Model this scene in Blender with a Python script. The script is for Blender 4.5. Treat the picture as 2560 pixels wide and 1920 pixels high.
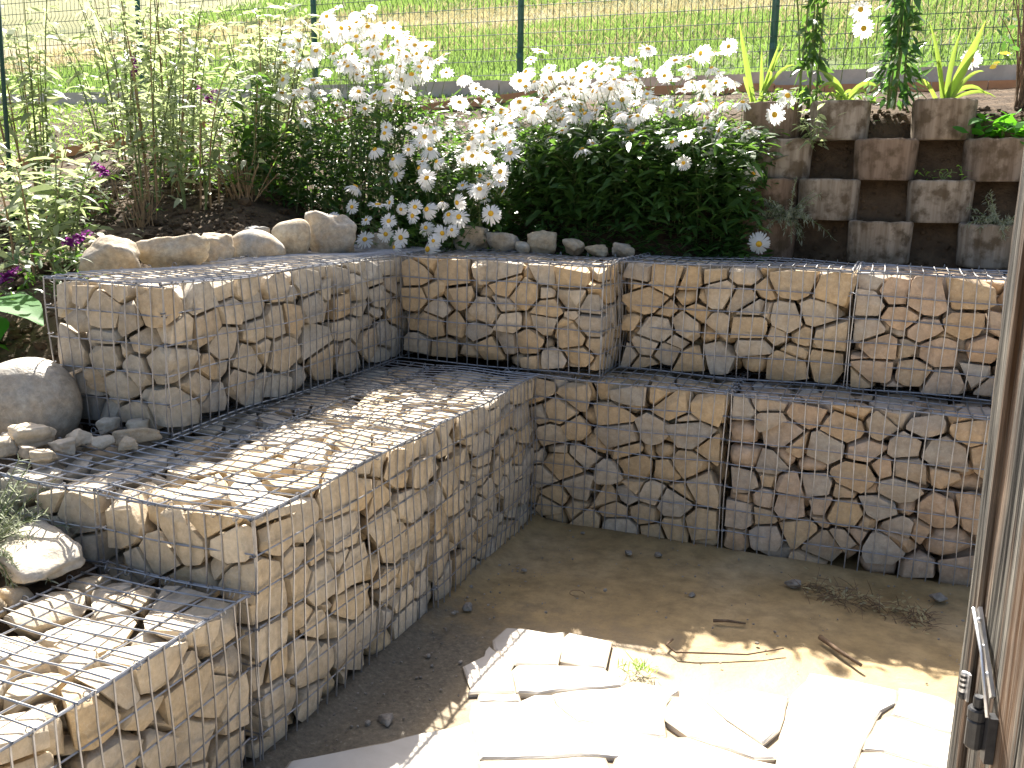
import bpy, bmesh, math, random
import numpy as np
from mathutils import Vector, Matrix, noise as mnoise

# ------------------------------------------------------------------ scene, camera, sky, sun
for _o in list(bpy.data.objects): bpy.data.objects.remove(_o)
S = bpy.context.scene
COL = S.collection
camd = bpy.data.cameras.new('camera'); cam = bpy.data.objects.new('camera', camd); COL.objects.link(cam)
camd.sensor_width = 36; camd.lens = 33.17; camd.clip_start = 0.05; camd.clip_end = 500
Rv, Uv, Fv = Vector((.925,.381,.0143)), Vector((-.092,.188,.978)), Vector((-.370,.905,-.209))
Fv.normalize(); Rv = (Rv-Fv*Rv.dot(Fv)).normalized(); Uv = Rv.cross(Fv)
cam.matrix_world = Matrix(((Rv.x,Uv.x,-Fv.x,1.456),(Rv.y,Uv.y,-Fv.y,-3.868),(Rv.z,Uv.z,-Fv.z,1.542),(0,0,0,1)))
S.camera = cam
SUN = Vector((-.525,.87,1.0)).normalized()
W = bpy.data.worlds.new('World'); S.world = W; W.use_nodes = True
_n = W.node_tree.nodes; _n.clear()
_o = _n.new('ShaderNodeOutputWorld'); _b = _n.new('ShaderNodeBackground'); _s = _n.new('ShaderNodeTexSky')
_s.sky_type = 'NISHITA'; _s.sun_disc = False
_s.sun_elevation = math.asin(SUN.z); _s.sun_rotation = math.atan2(SUN.x,SUN.y) % (2*math.pi)
_s.air_density = 1.0; _s.dust_density = 5.0; _s.ozone_density = 1.0
_b.inputs[1].default_value = 0.065
W.node_tree.links.new(_s.outputs[0],_b.inputs[0]); W.node_tree.links.new(_b.outputs[0],_o.inputs[0])
sl = bpy.data.lights.new('sun','SUN'); sl.energy = 5.0; sl.angle = math.radians(.53); sl.color = (1,.95,.86)
so = bpy.data.objects.new('sun',sl); COL.objects.link(so); so.rotation_euler = SUN.to_track_quat('Z','Y').to_euler(); so.location=(-6,10,12)
S.view_settings.view_transform = 'Standard'; S.view_settings.look = 'None'; S.view_settings.gamma = 1.0
S.view_settings.use_curve_mapping = False
S.view_settings.exposure = 2.1
S.render.engine = 'CYCLES'
try:
    S.cycles.max_bounces = 8; S.cycles.diffuse_bounces = 4; S.cycles.transmission_bounces = 4; S.cycles.transparent_max_bounces = 4
    S.cycles.sample_clamp_indirect = 6
except Exception: pass
rng = np.random.default_rng(11); random.seed(4)

# ------------------------------------------------------------------ materials
def newmat(name):
    m = bpy.data.materials.new(name); m.use_nodes = True
    nt = m.node_tree; nt.nodes.clear()
    out = nt.nodes.new('ShaderNodeOutputMaterial')
    def N(t, **kw):
        n = nt.nodes.new('ShaderNode'+t)
        for k,v in kw.items(): setattr(n,k,v)
        return n
    def L(a,b): nt.links.new(a,b)
    return m, N, L, out
def setin(n, **kw):
    for k,v in kw.items():
        n.inputs[k.replace('_',' ')].default_value = v
def ramp(N, stops, interp='LINEAR'):
    r = N('ValToRGB'); cr = r.color_ramp; cr.interpolation = interp
    while len(cr.elements) < len(stops): cr.elements.new(.5)
    for e,(p,c) in zip(cr.elements,stops):
        e.position = p; e.color = (*c,1) if len(c)==3 else c
    return r
def mixc(N,L,fac,a,b,mode='MIX'):
    m = N('Mix', data_type='RGBA', blend_type=mode)
    for sock,v in ((m.inputs[0],fac),(m.inputs[6],a),(m.inputs[7],b)):
        if hasattr(v,'links') or hasattr(v,'is_linked'): L(v,sock)
        elif isinstance(v,(int,float)): sock.default_value = v
        else: sock.default_value = (*v,1)
    return m.outputs[2]
def noise(N,L,vec,scale,detail=4,rough=.55,dist=0):
    n = N('TexNoise'); setin(n,Scale=scale,Detail=detail,Roughness=rough,Distortion=dist)
    if vec is not None: L(vec,n.inputs['Vector'])
    return n.outputs['Fac']
def bump(N,L,h,strength=.3,dist=.01,prev=None):
    b = N('Bump'); setin(b,Strength=strength,Distance=dist); L(h,b.inputs['Height'])
    if prev is not None: L(prev,b.inputs['Normal'])
    return b.outputs[0]
def principled(N,L,out,col,rough,metal=0,normal=None,spec=.4):
    p = N('BsdfPrincipled')
    for k,v in (('Base Color',col),('Roughness',rough)):
        if isinstance(v,(int,float)): p.inputs[k].default_value = v
        elif isinstance(v,tuple): p.inputs[k].default_value = (*v,1)
        else: L(v,p.inputs[k])
    p.inputs['Metallic'].default_value = metal
    p.inputs['Specular IOR Level'].default_value = spec
    if normal is not None: L(normal,p.inputs['Normal'])
    if out is not None: L(p.outputs[0],out.inputs[0])
    return p
def objvec(N,L,rand=True):
    tc = N('TexCoord')
    if not rand: return tc.outputs['Object'], None
    oi = N('ObjectInfo'); ml = N('Math',operation='MULTIPLY'); L(oi.outputs['Random'],ml.inputs[0]); ml.inputs[1].default_value = 37.0
    ad = N('VectorMath',operation='ADD'); L(tc.outputs['Object'],ad.inputs[0]); L(ml.outputs[0],ad.inputs[1])
    return ad.outputs[0], oi.outputs['Random']

def stone_mat(name, stops, patch=.5, dark=.75, rough=.85, tint=(.46,.335,.195)):
    m,N,L,out = newmat(name)
    v,rnd = objvec(N,L)
    base = ramp(N,stops); L(rnd,base.inputs[0])
    n1 = noise(N,L,v,9,5,.6,.4); r1 = ramp(N,[(.38,(0,0,0)),(.62,(1,1,1))]); L(n1,r1.inputs[0])
    f = N('Math',operation='MULTIPLY'); L(r1.outputs[0],f.inputs[0]); f.inputs[1].default_value = patch
    c = mixc(N,L,f.outputs[0],base.outputs[0],tint)
    n2 = noise(N,L,v,42,6,.65); r2 = ramp(N,[(.3,(dark,dark,dark)),(.7,(1.12,1.12,1.12))]); L(n2,r2.inputs[0])
    c = mixc(N,L,1.0,c,r2.outputs[0],'MULTIPLY')
    n4 = noise(N,L,v,17,3,.5,2.5); r4 = ramp(N,[(.485,(0,0,0)),(.5,(1,1,1)),(.515,(0,0,0))]); L(n4,r4.inputs[0])
    f4 = N('Math',operation='MULTIPLY'); L(r4.outputs[0],f4.inputs[0]); f4.inputs[1].default_value=.22
    c = mixc(N,L,f4.outputs[0],c,(.66,.62,.55))
    b1 = bump(N,L,n1,.6,.018); n3 = noise(N,L,v,65,6,.7); b2 = bump(N,L,n3,.55,.005,b1)
    principled(N,L,out,c,rough,0,b2,.35)
    return m
TAN=(.50,.365,.21); TAN2=(.46,.345,.215); GREY=(.42,.375,.31); GREY2=(.34,.305,.255); PALE=(.54,.455,.34); BUFF=(.51,.38,.225)
M = {}
M['stone_tan'] = stone_mat('stone_tan',[(0,TAN),(.3,TAN2),(.45,BUFF),(.6,GREY),(.75,PALE),(.9,GREY2),(1,TAN)],.4,tint=(.44,.31,.175))
M['stone_cream'] = stone_mat('stone_cream',[(0,(.51,.405,.265)),(.25,(.47,.405,.31)),(.5,(.56,.475,.35)),(.7,(.40,.365,.31)),(.85,(.50,.38,.23)),(1,(.50,.44,.345))],.4,tint=(.51,.385,.225))
M['stone_grey'] = stone_mat('stone_grey',[(0,(.42,.385,.325)),(.25,(.43,.39,.32)),(.5,PALE),(.7,(.33,.31,.275)),(.85,TAN2),(1,(.42,.39,.33))],.35,tint=(.45,.35,.215))
M['stone_pink'] = stone_mat('stone_pink',[(0,(.49,.345,.225)),(.3,TAN2),(.5,(.49,.355,.245)),(.75,GREY),(.85,GREY2),(1,TAN)],.35,tint=(.44,.30,.19))
M['border_rock'] = stone_mat('border_rock',[(0,(.42,.38,.30)),(.3,(.45,.37,.25)),(.6,(.36,.35,.32)),(1,(.45,.40,.31))],.7,.6)
M['boulder'] = stone_mat('boulder',[(0,(.33,.31,.27)),(1,(.36,.34,.29))],.5,.6,.55)

def simple_noise_mat(name,c1,c2,scale,rough=.9,bs=.3,bd=.01,spec=.3,rand=False,detail=6,metal=0):
    m,N,L,out = newmat(name); v,_r = objvec(N,L,rand)
    n = noise(N,L,v,scale,detail,.6); r = ramp(N,[(.32,c1),(.68,c2)]); L(n,r.inputs[0])
    nf = noise(N,L,v,scale*6,4,.6)
    principled(N,L,out,r.outputs[0],rough,metal,bump(N,L,nf,bs,bd),spec); return m
M['wire'] = simple_noise_mat('galvanised_wire',(.24,.24,.245),(.38,.38,.39),30,.38,.05,.001,.5,metal=.65)
M['soil'] = simple_noise_mat('garden_soil',(.038,.026,.016),(.12,.082,.05),7,.95,.8,.02,.15,detail=9)
M['concrete'] = simple_noise_mat('kerb_concrete',(.34,.33,.30),(.46,.44,.40),9,.9,.25,.005,.25)
M['terracotta'] = simple_noise_mat('terracotta',(.42,.20,.10),(.52,.28,.15),11,.85,.25,.004,.25)
M['green_metal'] = simple_noise_mat('green_coated_metal',(.012,.075,.06),(.02,.105,.08),20,.4,.05,.001,.5)
M['fence_wire'] = simple_noise_mat('fence_wire',(.014,.055,.04),(.02,.075,.05),20,.5,.05,.001,.4)
M['dark_green'] = simple_noise_mat('dark_stake',(.01,.035,.02),(.02,.06,.03),30,.55,.1,.001,.4)
M['black_plastic'] = simple_noise_mat('black_plastic',(.012,.013,.015),(.03,.03,.033),60,.45,.1,.001,.4)
M['steel'] = simple_noise_mat('steel',(.45,.46,.48),(.62,.63,.65),60,.35,.1,.001,.5,metal=.8)
M['pebbly'] = simple_noise_mat('pebbly',(.12,.10,.08),(.34,.30,.25),25,.9,.2,.002,.2)
M['twig'] = simple_noise_mat('dry_twig',(.10,.065,.04),(.20,.135,.085),40,.85,.4,.003,.2)
M['dead_stem'] = simple_noise_mat('dead_stem',(.20,.13,.07),(.30,.21,.12),30,.85,.2,.002,.2)

def planter_mat():
    m,N,L,out = newmat('planter_concrete'); v,rnd = objvec(N,L)
    mp = N('Mapping'); L(v,mp.inputs[0]); mp.inputs['Scale'].default_value=(30,30,1.6)
    n1 = noise(N,L,mp.outputs[0],1.0,5,.6); n2 = noise(N,L,v,14,6,.6); n3 = noise(N,L,v,90,4,.6)
    base = ramp(N,[(0,(.23,.18,.13)),(.35,(.29,.235,.175)),(.7,(.26,.225,.18)),(1,(.18,.12,.08))]); L(rnd,base.inputs[0])
    r1 = ramp(N,[(.35,(.55,.5,.45)),(.6,(1.1,1.1,1.1))]); L(n1,r1.inputs[0])
    c = mixc(N,L,.85,base.outputs[0],r1.outputs[0],'MULTIPLY')
    r2 = ramp(N,[(.46,(0,0,0)),(.62,(1,1,1))]); L(n2,r2.inputs[0]); f=N('Math',operation='MULTIPLY'); L(r2.outputs[0],f.inputs[0]); f.inputs[1].default_value=.8
    c = mixc(N,L,f.outputs[0],c,(.07,.048,.026))
    b = bump(N,L,n1,.5,.012); b = bump(N,L,n3,.4,.003,b)
    principled(N,L,out,c,.92,0,b,.2); return m
M['planter'] = planter_mat()

def mud_mat():
    m,N,L,out = newmat('damp_mud'); tc=N('TexCoord'); v=tc.outputs['Object']
    n1 = noise(N,L,v,1.5,7,.6,.3); n2 = noise(N,L,v,12,7,.65); n3=noise(N,L,v,70,5,.7)
    c = ramp(N,[(.3,(.23,.152,.062)),(.5,(.32,.222,.10)),(.72,(.40,.295,.16))]); L(n1,c.inputs[0])
    r2 = ramp(N,[(.3,(.62,.62,.62)),(.7,(1.15,1.15,1.15))]); L(n2,r2.inputs[0])
    c2 = mixc(N,L,1.0,c.outputs[0],r2.outputs[0],'MULTIPLY')
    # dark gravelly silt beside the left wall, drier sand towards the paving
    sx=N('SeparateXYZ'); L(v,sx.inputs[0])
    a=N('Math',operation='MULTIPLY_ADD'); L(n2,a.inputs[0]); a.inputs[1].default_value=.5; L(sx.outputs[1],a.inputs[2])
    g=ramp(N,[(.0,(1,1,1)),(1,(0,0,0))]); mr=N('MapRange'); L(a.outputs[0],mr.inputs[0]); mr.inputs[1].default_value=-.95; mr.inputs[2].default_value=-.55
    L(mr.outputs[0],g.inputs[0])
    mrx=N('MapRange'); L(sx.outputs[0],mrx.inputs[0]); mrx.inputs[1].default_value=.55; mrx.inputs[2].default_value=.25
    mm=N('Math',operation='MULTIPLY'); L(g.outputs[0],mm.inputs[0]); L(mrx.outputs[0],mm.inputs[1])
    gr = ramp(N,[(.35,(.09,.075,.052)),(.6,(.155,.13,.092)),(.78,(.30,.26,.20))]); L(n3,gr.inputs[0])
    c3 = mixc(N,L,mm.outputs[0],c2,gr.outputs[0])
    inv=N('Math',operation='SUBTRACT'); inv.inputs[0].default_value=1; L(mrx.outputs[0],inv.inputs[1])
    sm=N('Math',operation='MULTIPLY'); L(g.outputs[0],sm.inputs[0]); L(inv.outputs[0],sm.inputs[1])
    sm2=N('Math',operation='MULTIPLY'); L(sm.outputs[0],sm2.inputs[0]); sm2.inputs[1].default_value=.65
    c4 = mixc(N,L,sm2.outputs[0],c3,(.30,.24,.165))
    rr = ramp(N,[(.35,(.42,.42,.42)),(.6,(.85,.85,.85))]); L(n1,rr.inputs[0])
    b = bump(N,L,n2,.35,.02); b = bump(N,L,n3,.45,.006,b)
    principled(N,L,out,c4,rr.outputs[0],0,b,.35); return m
M['mud'] = mud_mat()
def flag_mat():
    m,N,L,out = newmat('flagstone_limestone'); v,rnd=objvec(N,L)
    base = ramp(N,[(0,(.52,.47,.40)),(.4,(.56,.51,.45)),(.7,(.50,.47,.42)),(1,(.54,.46,.385))]); L(rnd,base.inputs[0])
    n1=noise(N,L,v,4,6,.6,.5); r=ramp(N,[(.3,(.82,.80,.77)),(.7,(1.08,1.08,1.08))]); L(n1,r.inputs[0])
    c=mixc(N,L,1.0,base.outputs[0],r.outputs[0],'MULTIPLY'); n2=noise(N,L,v,60,5,.65)
    b=bump(N,L,n1,.3,.012); b=bump(N,L,n2,.35,.003,b)
    principled(N,L,out,c,.88,0,b,.25); return m
M['flag'] = flag_mat()
M['joint'] = simple_noise_mat('joint_dirt',(.22,.18,.13),(.36,.31,.235),25,.95,.5,.006,.15)
M['grout'] = simple_noise_mat('sandy_grout',(.40,.36,.30),(.52,.47,.40),18,.95,.5,.006,.15)

def leaf_mat(name,c1,c2,tcol,tf=.45,rough=.5,spec=.35):
    m,N,L,out = newmat(name); g=N('NewGeometry')
    r=ramp(N,[(0,c1),(1,c2)]); L(g.outputs['Random Per Island'],r.inputs[0])
    p=principled(N,L,None,r.outputs[0],rough,0,None,spec)
    t=N('BsdfTranslucent'); tc=mixc(N,L,.35,tcol,r.outputs[0]); L(tc,t.inputs[0])
    mx=N('MixShader'); mx.inputs[0].default_value=tf; L(p.outputs[0],mx.inputs[1]); L(t.outputs[0],mx.inputs[2]); L(mx.outputs[0],out.inputs[0]); return m
M['daisy_leaf'] = leaf_mat('daisy_leaf',(.03,.075,.02),(.06,.125,.03),(.17,.33,.04),.4,.42)
M['buddleja_leaf'] = leaf_mat('buddleja_leaf',(.18,.23,.11),(.29,.34,.21),(.48,.57,.24),.52,.5)
M['iris_leaf'] = leaf_mat('iris_leaf',(.12,.20,.04),(.20,.29,.06),(.42,.58,.08),.5,.4)
M['grass'] = leaf_mat('grass_blade',(.075,.14,.035),(.145,.21,.06),(.27,.42,.09),.4,.6,.2)
M['dry_grass'] = leaf_mat('dry_grass_blade',(.30,.26,.14),(.40,.35,.20),(.45,.40,.2),.35,.7,.15)
M['lawn'] = leaf_mat('lawn_blade',(.10,.20,.03),(.17,.30,.05),(.34,.56,.07),.45,.55,.2)
M['lavender_leaf'] = leaf_mat('lavender_leaf',(.20,.225,.16),(.32,.34,.25),(.34,.38,.22),.3,.8,.15)
M['big_leaf'] = leaf_mat('broad_leaf',(.035,.15,.015),(.05,.20,.02),(.16,.46,.02),.45,.6,.15)
M['yellow_leaf'] = leaf_mat('yellowing_leaf',(.28,.22,.04),(.36,.30,.05),(.6,.45,.06),.45,.5)
M['dark_leaf'] = leaf_mat('dark_glossy_leaf',(.03,.09,.025),(.07,.15,.045),(.16,.36,.05),.35,.3,.5)
M['petal'] = leaf_mat('daisy_petal',(.84,.84,.83),(.88,.88,.87),(.92,.92,.90),.58,.6,.2)
M['disc'] = simple_noise_mat('daisy_disc',(.50,.27,.02),(.68,.42,.04),300,.8,.6,.002,.2)
M['purple'] = leaf_mat('purple_floret',(.16,.02,.16),(.27,.04,.26),(.35,.05,.32),.35,.6,.2)
M['green_stem'] = simple_noise_mat('green_stem',(.09,.13,.04),(.15,.19,.07),20,.6,.1,.001,.3)

def wood_mat():
    m,N,L,out=newmat('weathered_wood'); v,rnd=objvec(N,L)
    mp=N('Mapping'); L(v,mp.inputs[0]); mp.inputs['Scale'].default_value=(85,85,1.8)
    n1=noise(N,L,mp.outputs[0],1.0,7,.65,.6); mp2=N('Mapping'); L(v,mp2.inputs[0]); mp2.inputs['Scale'].default_value=(16,16,.9)
    n2=noise(N,L,mp2.outputs[0],1.0,4,.55,.4); n3=noise(N,L,v,5,4,.6)
    c=ramp(N,[(.38,(.006,.005,.004)),(.455,(.032,.030,.026)),(.50,(.070,.066,.057)),(.56,(.115,.108,.094)),(.66,(.19,.178,.155))]); L(n1,c.inputs[0])
    r2=ramp(N,[(.50,(0,0,0)),(.60,(1,1,1))]); L(n2,r2.inputs[0]); f=N('Math',operation='MULTIPLY'); L(r2.outputs[0],f.inputs[0]); f.inputs[1].default_value=.4
    c2=mixc(N,L,f.outputs[0],c.outputs[0],(.15,.075,.032))
    r3=ramp(N,[(.4,(.7,.7,.72)),(.65,(1.1,1.08,1.05))]); L(n3,r3.inputs[0]); c3=mixc(N,L,1.0,c2,r3.outputs[0],'MULTIPLY')
    principled(N,L,out,c3,.8,0,bump(N,L,n1,1.0,.008),.2); return m
M['wood']=wood_mat()
def meadow_mat():
    m,N,L,out=newmat('meadow_turf'); tc=N('TexCoord'); v=tc.outputs['Object']
    n1=noise(N,L,v,.6,6,.6,.5); n2=noise(N,L,v,14,6,.7)
    s=N('SeparateXYZ'); L(v,s.inputs[0])
    a=N('Math',operation='MULTIPLY_ADD'); L(n1,a.inputs[0]); a.inputs[1].default_value=3.0; L(s.outputs[1],a.inputs[2])
    mr=N('MapRange'); L(a.outputs[0],mr.inputs[0]); mr.inputs[1].default_value=4.0; mr.inputs[2].default_value=18.0
    c=ramp(N,[(.0,(.10,.145,.045)),(.17,(.135,.175,.06)),(.27,(.31,.265,.15)),(.45,(.32,.275,.16)),(.56,(.15,.165,.065)),(.75,(.17,.175,.075)),(1,(.2,.2,.09))]); L(mr.outputs[0],c.inputs[0])
    r=ramp(N,[(.3,(.6,.6,.6)),(.7,(1.2,1.2,1.2))]); L(n2,r.inputs[0]); c2=mixc(N,L,1.0,c.outputs[0],r.outputs[0],'MULTIPLY')
    principled(N,L,out,c2,.95,0,bump(N,L,n2,.8,.05),.1); return m
M['meadow']=meadow_mat()

# ------------------------------------------------------------------ mesh helpers
WL={}                                   # world location of every parent
def link(o): COL.objects.link(o); return o
def tag(o,label=None,cat=None,group=None,kind=None):
    if label: o['label']=label
    if cat: o['category']=cat
    if group: o['group']=group
    if kind: o['kind']=kind
    return o
def thing(name,label,cat,loc,group=None):
    o=link(bpy.data.objects.new(name,None)); o.empty_display_size=.1; o.location=loc; WL[o.name]=np.array(loc,float)
    return tag(o,label,cat,group)
def raw(name,verts,faces,mat,parent=None,origin=None,smooth=False):
    verts=np.asarray(verts,float); base=WL[parent.name] if parent is not None else np.zeros(3)
    org=np.array(origin,float) if origin is not None else base
    me=bpy.data.meshes.new(name); me.from_pydata((verts-org).tolist(),[],faces)
    if smooth: me.polygons.foreach_set('use_smooth',[True]*len(me.polygons))
    me.materials.append(M[mat] if isinstance(mat,str) else mat)
    o=link(bpy.data.objects.new(name,me))
    if parent is not None: o.parent=parent
    o.location=org-base; WL[o.name]=org
    return o
class MB:
    def __init__(s): s.v=[]; s.f=[]; s.n=0
    def add(s,v,f):
        v=np.asarray(v,float); s.v.append(v); n=s.n
        s.f.extend([tuple(i+n for i in q) for q in f]); s.n+=len(v)
    def build(s,name,mat,parent=None,origin=None,smooth=False):
        return raw(name,np.vstack(s.v),s.f,mat,parent,origin,smooth)
    def box(s,c,h,rot=None,bevel=0):
        c=np.array(c,float); h=np.array(h,float)
        v=np.array([(x,y,z) for x in(-1,1) for y in(-1,1) for z in(-1,1)],float)*h
        if rot is not None: v=v@np.asarray(rot).T
        s.add(v+c,[(0,1,3,2),(4,6,7,5),(0,4,5,1),(2,3,7,6),(0,2,6,4),(1,5,7,3)])
    def tube(s,pts,r,sides=5,cap=False):
        P=np.asarray(pts,float); n=len(P); T=np.gradient(P,axis=0); T/=np.linalg.norm(T,axis=1,keepdims=True)+1e-9
        t=T[n//2]; ref=np.array([0,0,1.]) if abs(t[2])<.8 else np.array([1.,0,0])
        A=np.cross(T,ref); A/=np.linalg.norm(A,axis=1,keepdims=True)+1e-9; B=np.cross(T,A)
        rr=np.broadcast_to(np.asarray(r,float),(n,))
        a=np.arange(sides)*2*math.pi/sides
        v=P[:,None,:]+rr[:,None,None]*(np.cos(a)[None,:,None]*A[:,None,:]+np.sin(a)[None,:,None]*B[:,None,:])
        f=[]
        for i in range(n-1):
            for k in range(sides):
                k2=(k+1)%sides; f.append((i*sides+k,i*sides+k2,(i+1)*sides+k2,(i+1)*sides+k))
        if cap: f+= [tuple(range(sides))[::-1], tuple((n-1)*sides+k for k in range(sides))]
        s.add(v.reshape(-1,3),f)
    def leaves(s,b,d,side,L,Wd,droop):
        # b base, d direction, side sideways unit vectors; (N,3); L,W,droop (N,)
        N=len(b); L=np.asarray(L)[:,None]; Wd=np.asarray(Wd)[:,None]; droop=np.asarray(droop)[:,None]; dn=np.array([[0,0,-1.]])
        def at(t): return b+d*L*t+dn*L*droop*t*t
        v=np.stack([b,at(.35)-side*Wd*.5,at(.35)+side*Wd*.5,at(.72)-side*Wd*.38,at(.72)+side*Wd*.38,at(1.)],1).reshape(-1,3)
        f=[]
        for i in range(N):
            k=6*i; f+=[(k,k+2,k+1),(k+1,k+2,k+4,k+3),(k+3,k+4,k+5)]
        s.add(v,f)
def unit(a): return a/(np.linalg.norm(a,axis=-1,keepdims=True)+1e-9)
def rand_dirs(n,zlo=-.3,zhi=.9):
    a=rng.uniform(0,2*math.pi,n); z=rng.uniform(zlo,zhi,n); r=np.sqrt(1-z*z); return np.stack([r*np.cos(a),r*np.sin(a),z],1)
def sides_of(d):
    s=np.cross(d,np.array([0,0,1.])); s=unit(s+rng.normal(0,.35,s.shape)); return s
ICO={}
for lv in (2,3,4):
    bm=bmesh.new(); bmesh.ops.create_icosphere(bm,subdivisions=lv,radius=1); bm.verts.ensure_lookup_table()
    ICO[lv]=(np.array([v.co[:] for v in bm.verts]),[tuple(v.index for v in f.verts) for f in bm.faces]); bm.free()
def wob(P,k,amp,n=5):
    o=np.zeros(len(P))
    for i in range(n):
        kv=rng.normal(0,1,3); kv*=k*(1+.7*i)/np.linalg.norm(kv); o+=np.sin(P@kv+rng.uniform(0,6.28))*amp/(1+.6*i)
    return o
def hull(D,n,h,p):
    q=np.clip(D@n.T/h[None,:],1e-4,None); return (q**p).sum(1)**(-1/p)
def rock(dims,lv=3,planes=14,p=10,rough=.05,lo=.7):
    D,F=ICO[lv]; n=unit(rng.normal(0,1,(planes,3))); n=np.vstack([n,np.eye(3),-np.eye(3)]); h=np.concatenate([rng.uniform(lo,1.0,planes),rng.uniform(.92,1.05,6)])
    r=hull(D,n,h,p); V=D*r[:,None]; V*=(1+wob(V,5,rough))[:,None]
    lo_,hi=V.min(0),V.max(0); V=(V-(lo_+hi)/2)/(hi-lo_)*np.array(dims); return V,F
def rotz(a): c,s=math.cos(a),math.sin(a); return np.array([[c,-s,0],[s,c,0],[0,0,1.]])
def roty(a): c,s=math.cos(a),math.sin(a); return np.array([[c,0,s],[0,1,0],[-s,0,c]])
def rotx(a): c,s=math.cos(a),math.sin(a); return np.array([[1,0,0],[0,c,-s],[0,s,c]])
FLAG= [[(0.295,-1.048),(0.47,-0.985),(0.503,-1.058),(0.544,-1.214),(0.42,-1.269),(0.314,-1.199),(0.294,-1.108)],[(0.503,-1.037),(0.532,-0.98),(0.593,-0.967),(0.66,-0.995),(0.677,-1.078),(0.692,-1.17),(0.547,-1.187)],[(0.285,-1.197),(0.314,-1.209),(0.414,-1.278),(0.415,-1.306),(0.481,-1.427),(0.325,-1.496),(0.312,-1.437),(0.271,-1.35)],[(0.432,-1.281),(0.552,-1.223),(0.693,-1.186),(0.73,-1.222),(0.775,-1.233),(0.768,-1.26),(0.494,-1.422),(0.428,-1.312)],[(0.392,-1.486),(0.493,-1.437),(0.513,-1.468),(0.399,-1.52)],[(0.384,-1.54),(0.516,-1.477),(0.592,-1.401),(0.62,-1.445),(0.709,-1.507),(0.797,-1.509),(0.953,-1.493),(0.967,-1.6),(0.769,-1.655),(0.701,-1.699),(0.527,-1.779),(0.433,-1.633)],[(0.597,-1.39),(0.772,-1.273),(0.8,-1.228),(0.9,-1.178),(0.933,-1.187),(0.915,-1.304),(0.927,-1.396),(0.96,-1.467),(0.95,-1.481),(0.797,-1.494),(0.71,-1.493),(0.626,-1.437)],[(0.935,-1.336),(0.942,-1.259),(1.007,-1.236),(1.107,-1.332),(1.216,-1.41),(1.263,-1.441),(1.26,-1.457),(1.211,-1.477),(1.024,-1.443),(0.954,-1.392)],[(1.016,-1.223),(1.121,-1.121),(1.204,-1.116),(1.249,-1.12),(1.247,-1.245),(1.232,-1.382),(1.22,-1.399),(1.109,-1.314)],[(1.306,-0.94),(1.442,-0.933),(1.567,-0.942),(1.561,-1.024),(1.501,-1.082),(1.506,-1.141),(1.474,-1.308),(1.457,-1.454),(1.344,-1.503),(1.269,-1.476),(1.276,-1.349),(1.273,-1.15),(1.287,-1.048)],[(1.574,-0.909),(1.635,-0.894),(1.735,-0.963),(1.728,-1.132),(1.552,-1.088),(1.57,-0.998)],[(1.516,-1.149),(1.55,-1.107),(1.736,-1.142),(1.728,-1.323),(1.533,-1.301),(1.484,-1.313)],[(1.482,-1.334),(1.531,-1.314),(1.706,-1.345),(1.702,-1.443),(1.464,-1.547),(1.464,-1.451)],[(0.934,-1.494),(1.02,-1.459),(1.203,-1.496),(1.271,-1.489),(1.336,-1.507),(1.337,-1.632),(1.09,-1.725),(0.908,-1.758),(0.862,-1.612),(0.943,-1.568)],[(0.067,-1.994),(0.224,-1.845),(0.361,-1.698),(0.424,-1.632),(0.519,-1.778),(0.567,-1.895),(0.424,-2.005),(0.099,-2.131)],[(0.534,-1.788),(0.704,-1.708),(0.768,-1.667),(0.833,-1.645),(0.886,-1.756),(0.806,-1.854),(0.578,-1.89)]]
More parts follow.
